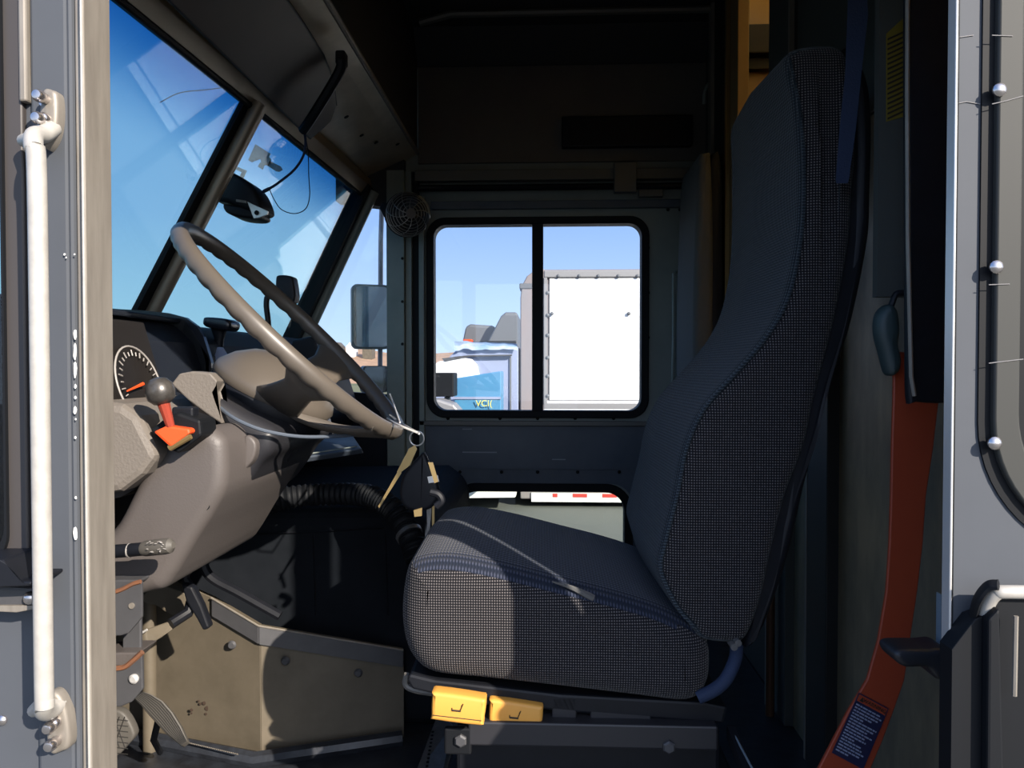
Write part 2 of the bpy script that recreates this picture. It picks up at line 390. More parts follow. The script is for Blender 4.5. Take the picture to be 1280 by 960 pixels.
# ground and land
bm = B(); box2(bm, (-60, -30, ZG-0.2), (60, 34, ZG)); struct(finish('ground', bm, 'asphalt', smooth=0))
bm = B(); box2(bm, (-120, 34, ZG-0.2), (80, 75, ZG+0.03)); struct(finish('ground_verge', bm, 'grass', smooth=0))
bm = B()
prev = None
for i in range(81):
    x = -150+i*3.0
    h = 3.9+0.5*math.sin(i*.37)+0.35*math.sin(i*1.1+1)+random.uniform(-.15, .15)
    if x > -10: h *= max(0.8, 1-(x+10)*0.01)
    cur = [bm.verts.new((x, 75, ZG)), bm.verts.new((x, 85, ZG+h*.45)), bm.verts.new((x, 105, ZG+h)), bm.verts.new((x, 160, ZG))]
    if prev:
        for a in range(3): bm.faces.new((prev[a], cur[a], cur[a+1], prev[a+1]))
    prev = cur
struct(finish('hill', bm, 'hill'))

# floor of the cab
bm = B(); box2(bm, (-1.35, 0.74, -0.05), (XB+0.0, 2.7, 0)); struct(finish('floor', bm, 'floorm', smooth=0))
bm = B(); box2(bm, (XB, 0.72, -0.05), (3.6, 2.7, 0)); struct(finish('floor_cargo', bm, 'cargo_beam', smooth=0))

# --- passenger side wall with its two window openings
W1 = (xw(540), xw(804), zw(516), zw(278))
W2 = (xw(569), xw(784), zw(722), zw(611))
xpost = xw(490)
def shr(w, d): return (w[0]+d, w[1]-d, w[2]+d, w[3]-d)
bm = B()
plate(bm, [(xpost, 0), (XB+.03, 0), (XB+.03, ZC-.10), (xpost, ZC-.10)],
      [rrect(*shr(W1, -.012), 0.05), rrect(*shr(W2, -.012), 0.07)], YW, YW+.04)
struct(finish('wall_right', bm, 'wall_in', smooth=0))
# lower skin panel of that wall
bm = B()
za, zb = zw(532), zw(586)
plate(bm, [(xw(524), zb), (XB, zb), (XB, za), (xw(524), za)], [], YW-.012, YW)
o = struct(finish('wall_right_kick_panel', bm, 'wall_low', smooth=0, bevel=.003))
bm = B()
plate(bm, [(xw(524), 0), (XB, 0), (XB, zb), (xw(524), zb)], [rrect(*shr(W2, -.02), 0.075)], YW-.006, YW)
struct(finish('wall_right_lower_panel', bm, 'wall_low', smooth=0))
bm = B()
plate(bm, [(xw(524), zw(204)), (XB, zw(204)), (XB, ZC-.10), (xw(524), ZC-.10)], [], YW-.015, YW)
struct(finish('wall_right_upper_panel', bm, 'wall_up', smooth=0))
bm = B()   # sill ledge above the kick panel
box2(bm, (xw(526), YW-.03, zw(531)), (XB, YW, zw(526)))
struct(finish('trim_1', bm, 'rail', smooth=0))
bm = B()
box2(bm, (xw(522), YW-.05, zw(229)), (XB, YW-.015, zw(216)))
struct(finish('trim_2', bm, 'rail', smooth=0, bevel=.002))
bm = B()
tube(bm, [V((xw(524), YW-.035, zw(237))), V((XB, YW-.035, zw(237)))], .011, 10)
struct(finish('trim_3', bm, 'black_gloss'))
bm = B()
box2(bm, (xw(540), YW-.02, zw(262)), (XB, YW, zw(252)))
struct(finish('trim_4', bm, 'wall_low', smooth=0, bevel=.002))
bm = B(); box2(bm, (xw(765), YW-.075, zw(247)), (xw(792), YW-.045, zw(211)))
box2(bm, (xw(796), YW-.04, zw(250)), (xw(826), YW-.015, zw(241)))
tag(finish('rail_bracket', bm, 'rail', smooth=0, bevel=.002), 'grey square bracket clamped on the rail above the sliding window', 'bracket')
# rivets and screws on the wall
bm = B()
for px, py in ((810, 310), (810, 366), (810, 422), (560, 523), (625, 523), (672, 523), (719, 523), (767, 523), (672, 590), (722, 590), (774, 590), (627, 590), (575, 590), (835, 262), (850, 262)):
    bolt(bm, P(px, py, YW-.012 if py > 580 else YW), (0, -1, 0), .006, .004)
o = finish('wall_right_rivets', bm, 'rubber'); struct(o)
bm = B()
for x0, x1, y in ((578, 590, 537), (578, 621, 566), (690, 707, 575)):
    box2(bm, P(x0, y, YW-.0125), P(x1, y-1.3, YW-.0135))
struct(finish('wall_right_scratches', bm, 'scratch', smooth=0))

def window(name, W, r, t, y, gm, fm='rubber', mull=None):
    bm = B(); ring(bm, rrect(*shr(W, -t*.55), r+t*.5, 8), rrect(*shr(W, t*.25), r-t*.2, 8), y-.014, y+.045)
    fr = struct(finish(name, bm, fm, bevel=.003))
    bm = B(); box2(bm, (W[0], y+.018, W[2]), (W[1], y+.023, W[3]))
    pane = finish('pane', bm, gm, fr, smooth=0)
    if mull:
        bm = B(); box2(bm, (mull[0], y-.004, W[2]), (mull[1], y+.03, W[3])); finish('window_stile', bm, fm, fr, smooth=0, bevel=.002)
        bm = B(); box2(bm, (mull[1]-.004, y+.004, W[2]+.01), (W[1]-.004, y+.009, W[3]-.01))
    return fr
window('window_1', W1, .050, .032, YW, 'glass', mull=(xw(665), xw(679)))
window('window_2', W2, .075, .036, YW, 'glass_low')
# black vent box on the upper wall
bm = B(); box2(bm, P(702, 187, YW-.015), P(866, 143, YW-.05))
tag(finish('vent_box', bm, 'black', smooth=0, bevel=.004), 'long flat black box mounted on the dark upper wall above the sliding window', 'vent')

# posts at the front of the door (passenger side)
bm = B(); box2(bm, (xw(487), YW-.05, 0), (xw(509), YW+.02, zw(215))); struct(finish('trim_5', bm, 'post', smooth=0, bevel=.003))
bm = B(); box2(bm, (xw(509.5), YW-.035, 0), (xw(517), YW, zw(215))); struct(finish('trim_6', bm, 'post', smooth=0, bevel=.002))
bm = B(); box2(bm, (xw(517.5), YW-.02, 0), (xw(525), YW, zw(215))); struct(finish('trim_7', bm, 'rubber', smooth=0))
bm = B(); box2(bm, (xw(525.5), YW-.03, 0), (xw(532), YW, zw(245))); struct(finish('trim_8', bm, 'post', smooth=0, bevel=.002))
bm = B()
for py in (323, 430, 377): bolt(bm, P(503, py, YW-.05), (0, -1, 0), .005, .003)
struct(finish('trim_9_screws', bm, 'rubber'))

# --- windscreen plane
def wt(Y): return V((-.615-.04*(2.6-Y), Y, CZ+.60))
def wb(Y): return V((-.832-.07*(2.6-Y), Y, CZ+.14))
def ws(Y, t, off=0.0):           # t 0 bottom, 1 top
    p = wb(Y).lerp(wt(Y), t); n = (wt(Y)-wb(Y)).cross(V((0, 1, 0))).normalized()
    if n.x < 0: n = -n
    return p+n*off
zb_ = 0.0
M['screen'] = glass('windscreen_glass', (0.70, 0.85, 0.83), band=(0.34, 0.54, (0.15, 0.43, 0.62)), refl=1.0)
for i, (ya, yb) in enumerate(((0.80, 1.69), (1.71, 2.60))):
    bm = B(); n = ws(1.5, .5, .006)-ws(1.5, .5, 0)
    prism(bm, [ws(ya, -.14), ws(yb, -.14), ws(yb, 1.02), ws(ya, 1.02)], -n)
    o = struct(finish('window_%d' % (3+i), bm, 'screen', smooth=0))
def bar_ws(bm, y0, y1, w, off, th, t0=-.14, t1=1.0):
    a, b = ws(y0, t0), ws(y1, t1); d = (b-a).normalized(); n = ws(1.5, .5, 1)-ws(1.5, .5, 0); s = d.cross(n).normalized()
    A = [a+s*w[0]+n*off, a+s*w[1]+n*off, b+s*w[1]+n*off, b+s*w[0]+n*off]; prism(bm, A, n*th)
# centre mullion
bm = B(); bar_ws(bm, 1.69, 1.70, (-.034, .026), -.01, .012); mu = struct(finish('trim_10', bm, 'rubber', smooth=0, bevel=.003))
bm = B(); a, b = ws(1.70, -.14, .014), ws(1.70, 1.0, .014); tube(bm, [a, b], .0155, 14); finish('round_bead', bm, 'header', mu)
bm = B(); bar_ws(bm, 1.715, 1.725, (-.006, .007), .0, .02); finish('side_bead', bm, 'header', mu, smooth=0)
# far pillar
bm = B(); bar_ws(bm, 2.585, 2.60, (-.045, .035), -.03, .05, -.3, 1.05); ap = struct(finish('trim_11', bm, 'rubber', smooth=0, bevel=.004))
bm = B(); tube(bm, [ws(2.595, -.3, .026), ws(2.605, 1.03, .026)], .019, 12); finish('round_bead', bm, 'post', ap)
# header rail along the top
bm = B(); d = (wt(2.62)-wt(.78))
prism(bm, [wt(.76)+V((.0, 0, -.012)), wt(.76)+V((.022, 0, .016)), wt(.76)+V((.014, 0, .05)), wt(.76)+V((-.05, 0, .05)), wt(.76)+V((-.03, 0, -.008))], wt(2.64)-wt(.76))
struct(finish('trim_12', bm, 'header', smooth=0, bevel=.002))
bm = B(); tube(bm, [wt(.76)+V((-.004, 0, -.016)), wt(2.6)+V((-.004, 0, -.016))], .007, 8); struct(finish('trim_13', bm, 'rubber'))
# overhead shelf, its lip and fascia
XO, ZO = -.443, CZ+.735
bm = B()
prism(bm, [V((XO, .76, ZO)), V((XO-.035, .76, ZO-.018)), V((-.665, .76, CZ+.635)), V((-.665, .76, CZ+.655)), V((XO-.035, .76, ZO+.002)), V((XO, .76, ZO+.02))], (0, 1.88, 0))
oh = struct(finish('ceiling_overhead_shelf', bm, 'overhead', smooth=0))
bm = B(); tube(bm, [V((XO+.004, .76, ZO+.004)), V((XO+.004, 2.63, ZO+.004))], .0075, 10); finish('lip', bm, 'alu', oh)
bm = B()
for px, py in ((389, 88), (433, 146), (452, 169), (470, 178), (497, 180)):
    q = P(px, py, 2.0); d = (q-CP); n = V((.115, 0, -.0)); 
    # meet the sloping shelf underside
    pn = V((-(.735-.635), 0, .222-.0)); pn = V((-.10, 0, .187)).normalized(); p0 = V((XO-.035, 0, ZO-.018)); tt = (p0-CP).dot(pn)/d.dot(pn)
    lathe(bm, CP+d*tt, -pn, [(.007, 0), (.007, .0012), (0, .0012)], 14)
finish('screw_hole', bm, 'rubber', oh)
bm = B(); box2(bm, (XO-.012, .76, ZO+.01), (XO+.004, 2.63, ZC)); struct(finish('wall_front_fascia', bm, 'roof_in', smooth=0))  # dark lining colour stands in for the shadow on the fascia
# cowl below the windscreen and body in front
bm = B(); prism(bm, [V((-1.45, .74, -.05)), V((-1.45, .74, CZ+.02)), V((-1.0, .74, CZ+.085)), V((-.93, .74, CZ+.085)), V((-.93, .74, -.05))], (0, 1.92, 0))
struct(finish('wall_front', bm, 'dash', smooth=0))
# passenger side body ahead of the door, with quarter light
bm = B(); plate(bm, [(-.95, 0), (xpost+.01, 0), (xpost+.01, zw(494)), (-.95, zw(484))], [], YW-.01, YW+.03)
struct(finish('wall_right_front', bm, 'dash', smooth=0))
bm = B(); prism(bm, [V((-.90, YW+.01, CZ-.06)), V((xpost, YW+.01, CZ-.06)), V((xpost, YW+.01, CZ+.62)), V((-.62, YW+.01, CZ+.62))], (0, .005, 0))
struct(finish('window_5', bm, 'glass', smooth=0))
bm = B(); plate(bm, [(-.72, CZ+.575), (xpost+.05, CZ+.545), (xpost+.05, ZC), (-.72, ZC)], [], YW-.03, YW+.03)
struct(finish('wall_right_front_corner', bm, 'roof_in', smooth=0))

# --- ceiling with roof bows, and its cove on the passenger side
bm = B(); box2(bm, (-.95, .70, ZC), (XB+.03, 2.72, ZC+.03)); struct(finish('ceiling', bm, 'roof_in', smooth=0))
bm = B(); prism(bm, [V((-.45, YW, ZC-.10)), V((-.45, YW-.10, ZC)), V((-.45, YW+.03, ZC+.02)), V((-.45, YW+.03, ZC-.11))], (XB+.47, 0, 0)); struct(finish('ceiling_cove', bm, 'roof_in', smooth=0))
bm = B()
tube(bm, [V((-.40, 2.44, ZC-.035)), V((-.3, 2.44, ZC-.01)), V((XB-.02, 2.44, ZC-.01))], .012, 8)
struct(finish('ceiling_rail', bm, 'rail'))
for i, y in enumerate((1.9, 1.35)):
    bm = B(); box2(bm, (-.42, y-.02, ZC-.04), (XB, y+.02, ZC)); struct(finish('ceiling_bow', bm, 'roof_in', smooth=0, bevel=.004))

# --- bulkhead behind the driver, plane x = XB
def yb(px): return PX(px, 460, XB).y
def zbk(px, py): return PX(px, py, XB).z
def bslab(name, p0, p1, z0, z1, m, x=XB, th=.02, bevel=.002, parent=None):
    bm = B(); box2(bm, (x, yb(p1), z0), (x+th, yb(p0), z1)); return finish(name, bm, m, parent, smooth=0, bevel=bevel)
D0, D1 = yb(925), yb(969)          # doorway between far and near jamb
struct(bslab('wall_back_far', 860, 925, 0, ZC, 'bulk_dark'))
bm = B(); box2(bm, (XB, .92, 0), (XB+.02, D1, ZC)); struct(finish('wall_back', bm, 'bulk', smooth=0))
struct(bslab('wall_back_door_jamb', 969, 995, 0, ZC, 'bulk_dark', x=XB-.02, th=.03))
struct(bslab('wall_back_jamb_edge', 994.5, 996.5, CZ+.30, ZC, 'alu', x=XB-.021, th=.01, bevel=0))
struct(bslab('wall_back_upper', 997, 1180, CZ+.42, ZC, 'bulk_dark', x=XB-.006, th=.008))
struct(bslab('wall_back_post', 1024, 1050, 0, CZ+.42, 'bulk_black', x=XB-.022, th=.025))
struct(bslab('wall_back_seam', 975, 978, 0, CZ+.10, 'post', x=XB-.03, th=.02, bevel=0))
struct(bslab('wall_back_post_edge', 1022.5, 1024.5, 0, CZ+.42, 'alu', x=XB-.023, th=.01, bevel=0))
bm = B(); tube(bm, [V((XB-.035, yb(985), 0)), V((XB-.035, yb(985), CZ-.13))], .010, 12)
tag(finish('vertical_pipe', bm, 'copper'), 'thin rusty brown vertical tube on the bulkhead low behind the seat', 'pipe')
bm = B(); box2(bm, (XB+.005, D1+.005, 0), (XB+.018, D0-.005, CZ+.02)); struct(finish('doorway_shade_sheet', bm, 'bulk_black', smooth=0))  # added dark sheet standing for the shade low in the doorway
# front door edge rails
struct(bslab('door_1', 895.5, 899, 0, ZC, 'alu', x=XB-.03, th=.012, bevel=0))
struct(bslab('door_2', 899, 914, 0, ZC, 'bulk_black', x=XB-.02, th=.02))
struct(bslab('door_3', 914, 916, 0, ZC, 'brass', x=XB-.024, th=.012, bevel=0))
struct(bslab('door_4', 916, 925.5, 0, ZC, 'ply', x=XB-.012, th=.03))
bm = B(); lathe(bm, PX(890, 388, XB-.03), (-1, 0, 0), [(.016, 0), (.016, .01), (.008, .014), (0, .014)], 14)
tag(finish('latch_knob', bm, 'brass'), 'small round brass knob low on the cargo doorway edge beside the seat back', 'knob')
# curved pale hook high on the bulkhead
bm = B(); tube(bm, catmull([P(880, 130, 2.5), P(881, 115, 2.49), P(887, 104, 2.48), P(889, 112, 2.48)], 5), .006, 8)
tag(finish('coat_hook', bm, 'post'), 'small curved pale grey hook high on the dark bulkhead', 'hook')

# --- cargo room seen through the doorway
bm = B(); box2(bm, (XB, 2.65, -.05), (3.6, 2.69, ZC+.12)); struct(finish('wall_cargo_right', bm, 'ply', smooth=0))
bm = B(); box2(bm, (XB, .74, -.05), (3.6, .78, ZC+.12)); struct(finish('wall_cargo_left', bm, 'ply', smooth=0))
bm = B(); box2(bm, (3.6, .74, -.05), (3.64, 2.69, ZC+.12)); struct(finish('wall_cargo_rear', bm, 'ply', smooth=0))
bm = B(); box2(bm, (XB+.02, .74, ZC+.12), (3.64, 2.69, ZC+.124)); struct(finish('ceiling_cargo', bm, 'frp', smooth=0))
zr = lambda py: P(948, py, 2.63).z
bm = B(); box2(bm, (XB+.02, 2.59, zr(72)), (3.6, 2.65, zr(36))); struct(finish('trim_14', bm, 'cargo_beam', smooth=0, bevel=.004))
bm = B(); box2(bm, (XB+.02, 2.62, zr(87)), (3.6, 2.65, zr(74))); struct(finish('trim_15', bm, 'cargo_beam', smooth=0))

# --- driver side outer skin
def xn(px, Y=YN): return P(px, 460, Y).x
def zn(py, px=80, Y=YN): return P(px, py, Y).z
ZT, ZBt = CZ+1.25, -.35
# quarter window (only its rear edge shows)
wq = (xn(-260), xn(13), zn(716, 20), zn(-260, 20))
bm = B()
plate(bm, [(xn(-420), ZBt), (xn(100), ZBt), (xn(100), ZT), (xn(-420), ZT)], [rrect(wq[0]-.02, xn(36), wq[2]-.01, wq[3]+.02, .03)], YN, YN+.03)
struct(finish('wall_left', bm, 'paint_grey', smooth=0))
bm = B(); ring(bm, rrect(wq[0]-.022, xn(37), wq[2]-.012, wq[3]+.02, .034, 8), rrect(wq[0], xn(13), wq[2]+.012, wq[3], .03, 8), YN-.006, YN+.02)
q = struct(finish('window_6', bm, 'frame_brown', bevel=.002))
bm = B(); ring(bm, rrect(wq[0]-.004, xn(15), wq[2]+.006, wq[3]+.002, .032, 8), rrect(wq[0]+.002, xn(12), wq[2]+.016, wq[3], .03, 8), YN-.010, YN-.002)
finish('gasket', bm, 'rubber', q)
bm = B(); box2(bm, (wq[0], YN+.006, wq[2]), (xn(14), YN+.010, wq[3])); finish('pane', bm, 'glass', q, smooth=0)
# raised vertical strip by the frame
bm = B(); box2(bm, (xn(36.5), YN-.010, zn(131, 40)), (xn(46), YN, ZT)); struct(finish('trim_16', bm, 'alu', smooth=0, bevel=.002))
bm = B(); box2(bm, (xn(47), YN-.006, ZBt), (xn(93), YN, ZT)); struct(finish('trim_17', bm, 'paint_grey', smooth=0, bevel=.003))
bm = B(); tube(bm, [V((xn(95), YN-.002, ZBt)), V((xn(95), YN-.002, ZT))], .0035, 8); struct(finish('trim_18', bm, 'paint_grey'))
# aluminium door channel
bm = B()
def xs(px_t, px_b): return (P(px_t, 0, YN).x, P(px_b, 960, YN).x)
box2(bm, (xn(101), YN-.004, ZBt), (xn(113), YN+.034, ZT)); ch = struct(finish('trim_19', bm, 'alu', smooth=0, bevel=.0015))
bm = B(); box2(bm, (xn(112), YN-.009, ZBt), (xn(116.5), YN+.034, ZT)); finish('channel_reveal', bm, 'alu', ch, smooth=0, bevel=.0012)
bm = B(); box2(bm, (xn(112.6), YN-.011, ZBt), (xn(115.5), YN-.007, ZT)); finish('bead', bm, 'handle', ch, smooth=0, bevel=.001)
# paint chips along the pillar edge
bm = B()
for px, py, a, b in ((94, 418, 3, 9), (94, 440, 3, 16), (94, 462, 3, 14), (94.5, 483, 2, 4), (94, 513, 3, 7), (94.5, 497, 2, 3), (94.6, 547, 2, 2.5), (95, 622, 2, 3), (94.5, 667, 4, 12), (81, 318, 2, 2), (83, 322, 1.4, 1.4), (93.5, 318, 1.6, 1.5), (95, 524, 1.4, 2)):
    c = P(px, py, YN-.008)
    lathe(bm, c, (0, -1, 0), [(1, 0), (1, .0006), (0, .0006)], 9)
    for v in bm.verts[-(9*2+1):] if False else []: pass
    bm.verts.ensure_lookup_table()
    for v in list(bm.verts)[-19:]:
        v.co.x = c.x+(v.co.x-c.x)*a*.75/F*YN*random.uniform(.7, 1.1); v.co.z = c.z+(v.co.z-c.z)*b*.75/F*YN*random.uniform(.85, 1.1)
struct(finish('wall_left_paint_chips', bm, 'chip', smooth=0))
bm = B()     # skin above and behind the door opening, in front of the cargo body
plate(bm, [(xn(1225), ZBt), (3.64, ZBt), (3.64, ZC+.15), (xn(1225), ZC+.15)], [], YN+.012, YN+.04)
struct(finish('wall_left_cargo', bm, 'paint_grey', smooth=0))
bm = B(); box2(bm, (xn(100), YN, CZ+.51), (xn(1225), YN+.04, ZC+.15)); struct(finish('wall_left_header', bm, 'paint_grey', smooth=0))

# ================================================================ SLIDING DOOR (open, slid back)
YD = 0.655
xd = lambda px: P(px, 460, YD).x
zd = lambda py: P(1240, py, YD).z
wd = (xd(1282), xd(1282)+.60, zd(640), zd(-400))
bm = B(); plate(bm, [(xd(1191), ZBt), (xd(1191)+.75, ZBt), (xd(1191)+.75, ZT), (xd(1191), ZT)], [rrect(wd[0]-.03, wd[1]+.03, wd[2]-.03, wd[3]+.03, .10)], YD, YD+.011)
door = struct(finish('door_5', bm, 'paint_grey', smooth=0))
bm = B(); box2(bm, (xd(1188.5), YD-.002, ZBt), (xd(1192), YD+.0115, ZT)); finish('edge_trim', bm, 'alu_bright', door, smooth=0, bevel=.002)
bm = B(); box2(bm, (xd(1192.5), YD-.001, ZBt), (xd(1194), YD+.002, ZT)); finish('edge_bead', bm, 'rubber', door, smooth=0)
def rr(d): return rrect(wd[0]-d, wd[1]+d, wd[2]-d, wd[3]+d, .085+d*.75, 14)
k = lambda n: n/F*YD
bm = B(); ring(bm, rr(k(57)), rr(k(40)), YD-.002, YD+.02); finish('window_gasket', bm, 'rubber', door)
bm = B(); ring(bm, rr(k(43)), rr(k(13)), YD-.008, YD+.02); wf = finish('window_frame', bm, 'door_frame', door, bevel=.002)
bm = B(); ring(bm, rr(k(13)), rr(-.01), YD-.004, YD+.02); finish('inner_seal', bm, 'rubber', door)
bm = B(); box2(bm, (wd[0]-.01, YD+.008, wd[2]-.01), (wd[1]+.01, YD+.012, wd[3]+.01)); finish('pane', bm, 'glass', door, smooth=0)
for px, py in ((1248.5, 113), (1244.5, 334), (1242.5, 554)):
    bm = B(); bolt(bm, P(px, py, YD-.008), (0, -1, 0), .0056, .0045); finish('rivet', bm, 'chrome', door)
bm = B()
for pts in (((1195, 47), (1217, 44)), ((1240, 44), (1266, 45)), ((1193, 130), (1208, 127), (1225, 130)), ((1240, 130), (1258, 126), (1279, 120)), ((1236, 356), (1262, 355)), ((1236, 454), (1279, 449))):
    yy = YD-.0006 if pts[0][0] < 1225 else YD-.0085
    tube(bm, [P(a, b, yy) for a, b in pts], .0004, 5)
finish('scratch', bm, 'truck_trim', door)
# latch on the door
lt = thing('door_latch', P(1240, 950, YD), 'black door latch with a pale curved pull handle on the grey sliding door', 'latch')
bm = B(); pprism(bm, [(1190, 812), (1219, 774), (1235, 768), (1246, 745), (1262, 748), (1280, 744), (1330, 760), (1330, 1010), (1188, 1010)], YD-.02, .02); finish('housing', bm, 'rubber', lt, smooth=0, bevel=.005)
bm = B(); pprism(bm, [(1236, 775), (1250, 760), (1256, 1000), (1234, 1000)], YD-.03, .01); finish('housing_rib', bm, 'rubber', lt, smooth=0, bevel=.002)
bm = B(); tube(bm, catmull([P(1215, 776, YD-.01), P(1222, 750, YD-.02), P(1235, 733, YD-.025), P(1248, 731, YD-.03)], 6), .0055, 8, flat=.5); finish('guard', bm, 'rubber', lt)
bm = B(); tube(bm, catmull([P(1230, 774, YD-.014), P(1235, 754, YD-.018), P(1245, 742, YD-.022), P(1258, 740, YD-.024), P(1320, 741, YD-.024)], 6), .0056, 12); finish('pull_handle', bm, 'handle', lt)
bm = B(); tube(bm, [P(1270, 770, YD-.03), P(1268, 870, YD-.03)], .0018, 6); finish('release_rod', bm, 'alu', lt)
# door catch reaching into the opening
dc = thing('door_catch', P(1165, 830, .78), 'dark grey door catch arm sticking out from the rear edge of the doorway', 'catch')
bm = B(); pillow(bm, [P(x, y, .76) for x, y in ((1119, 818), (1128, 813), (1160, 813), (1188, 814), (1190, 850), (1172, 850), (1160, 836), (1135, 836), (1122, 828))], .76, .80, .006, 3, 60, smooth=3); finish('arm', bm, 'taupe_dark', dc)
bm = B(); box2(bm, P(1172, 740, .80), P(1176, 812, .79)); finish('strip', bm, 'line_blue', dc, smooth=0)

# ================================================================ GRAB HANDLE
YH = 0.652
gh = thing('grab_rail', P(60, 940, YN), 'long white tubular grab handle bolted to the grey pillar beside the doorway', 'grab rail')
bm = B(); tube(bm, catmull([P(66, 160, YN-.012), P(54, 168, .674), P(43, 170, .660), P(42, 184, YH), P(46, 215, YH), P(50, 480, YH), P(55, 850, YH), P(56, 876, YH), P(55, 888, .660), P(62, 889, .674), P(74, 880, YN-.012)], 7), .0078, 18); finish('tube', bm, 'handle', gh)
bm = B(); tube(bm, [P(30, 176, YN-.020), P(44, 174, .664)], [.006, .0075], 12); finish('tube_end', bm, 'handle', gh)
bm = B(); tube(bm, [P(43, 888, YN-.020), P(52, 882, .662)], [.006, .0075], 12); finish('tube_end', bm, 'handle', gh)
for nm_, pix, bl in (('upper', ((57, 116), (68, 114), (75, 120), (76, 150), (72, 172), (62, 188), (58, 182), (52, 160)), ((45.5, 118), (44, 146), (57, 149))), ('lower', ((62, 866), (74, 863), (84, 878), (90, 905), (90, 930), (80, 937), (66, 938), (60, 900)), ((58, 912), (60, 934), (70, 902)))):
    bm = B(); pillow(bm, [P(x, y, YN-.012) for x, y in pix], YN-.018, YN, .004, 3, 50, smooth=3); mp_ = finish('mounting_plate', bm, 'alu', gh)
    for px, py in bl[:2]:
        bm = B(); e_ = P(px, py, YN-.030); s_ = V((e_.x+.0, YN-.014, e_.z))
        lathe(bm, s_, e_-s_, [(.0075, 0), (.0075, .003), (.005, .003), (.005, .009), (.0056, .010), (.0056, .014), (.004, .017), (0, .018)], 14)
        finish('bolt', bm, 'chrome', gh)
    bm = B(); bolt(bm, P(*bl[2], YN-.018), (0, -1, 0), .0055, .008); finish('nut', bm, 'chrome', gh)
# mirror bracket at the lower left
mb = thing('mirror_bracket', P(10, 760, YN), 'dark mirror bracket with a screw below the quarter window at far left', 'bracket')
bm = B(); pprism(bm, [(-80, 735), (5, 733), (40, 735), (41, 757), (20, 760), (-80, 762)], YN-.025, .025); finish('arm', bm, 'bracket', mb, smooth=0, bevel=.003)
bm = B(); pprism(bm, [(-80, 700), (3, 700), (22, 727), (40, 727), (38, 733), (-80, 738)], YN-.05, .05); finish('upper_arm', bm, 'black', mb, smooth=0, bevel=.003)
bm = B(); pprism(bm, [(-20, 757), (42, 757), (42, 762), (20, 766), (-20, 764)], YN-.028, .028); finish('lower_lip', bm, 'alu', mb, smooth=0, bevel=.001)
bm = B(); bolt(bm, P(39, 747, YN-.026), (0, -1, 0), .0062, .006); finish('screw', bm, 'chrome', mb)
bm = B(); bolt(bm, P(3, 900, YN), (0, -1, 0), .005, .004); tag(finish('body_screw', bm, 'chrome'), 'single small screw on grey body panel at bottom left', 'screw')

# ================================================================ DRIVER SEAT
SY0, SY1 = 1.08, 1.53
seat = thing('driver_seat', (P(700, 900, 1.3).x, 1.3, 0.0), 'high-backed driver seat in dark woven cloth on a black sliding base', 'seat')
prof = [(1000, 52), (1030, 46), (1058, 48), (1072, 70), (1078, 120), (1076, 190), (1072, 240), (1068, 300), (1050, 400), (1024, 500), (1011, 560), (988, 620), (970, 690), (957, 750), (938, 800), (915, 808), (880, 803), (866, 785), (845, 760), (825, 715), (830, 680), (845, 620), (857, 560), (880, 510), (920, 465), (958, 420), (985, 370), (1000, 300), (1004, 240), (1003, 180), (998, 120), (990, 70)]
def warp_back(co):
    t = max(0, min(1, (co.z-(CZ-.35))/.85))
    hw = 1.0 - .10*t - .30*max(0, (t-.72)/.28)**2
    yc = (SY0+SY1)/2
    y = SY0 + (co.y-SY0)*hw + .03*max(0, (t-.75)/.25)**2
    # gently crowned front
    s = (co.y-yc)/((SY1-SY0)/2)
    return V((co.x - .012*(1-min(1, s*s))*(1 if t < .95 else .3), y, co.z))
bm = B(); pillow(bm, [P(x, y, SY0) for x, y in prof], SY0, SY1, .024, 6, 200, warp=warp_back, smooth=4)
bm.normal_update()
bmesh.ops.recalc_face_normals(bm, faces=bm.faces)
for f in bm.faces:
    n = f.normal
    f.material_index = 1 if abs(n.y) > .72 else 0
finish('backrest', bm, ['fab_front', 'fab_side'], seat, smooth=60)
# piping on the front edge
edge = [(990, 66), (998, 120), (1003, 180), (1004, 240), (1000, 300), (985, 370), (958, 420), (920, 465), (880, 510), (857, 560), (845, 620), (830, 680), (825, 715), (845, 760), (866, 785)]
bm = B(); tube(bm, catmull([warp_back(P(x+3, y, SY0)+V((0, .006, 0))) for x, y in edge], 5), .0026, 6); finish('piping', bm, 'fab_front', seat)
shell = [(1060, 52), (1080, 80), (1088, 130), (1086, 240), (1083, 300), (1063, 400), (1037, 480), (1022, 540), (1003, 610), (985, 690), (962, 760), (942, 805), (928, 806), (950, 740), (962, 690), (980, 620), (1004, 555), (1018, 495), (1043, 400), (1060, 300), (1066, 200), (1064, 110)]
bm = B(); pillow(bm, [P(x, y, SY0+.012) for x, y in shell], SY0+.012, SY1-.012, .012, 4, 160, warp=lambda c: warp_back(c)+V((.006, 0, 0)), smooth=4); finish('back_shell', bm, 'black', seat)
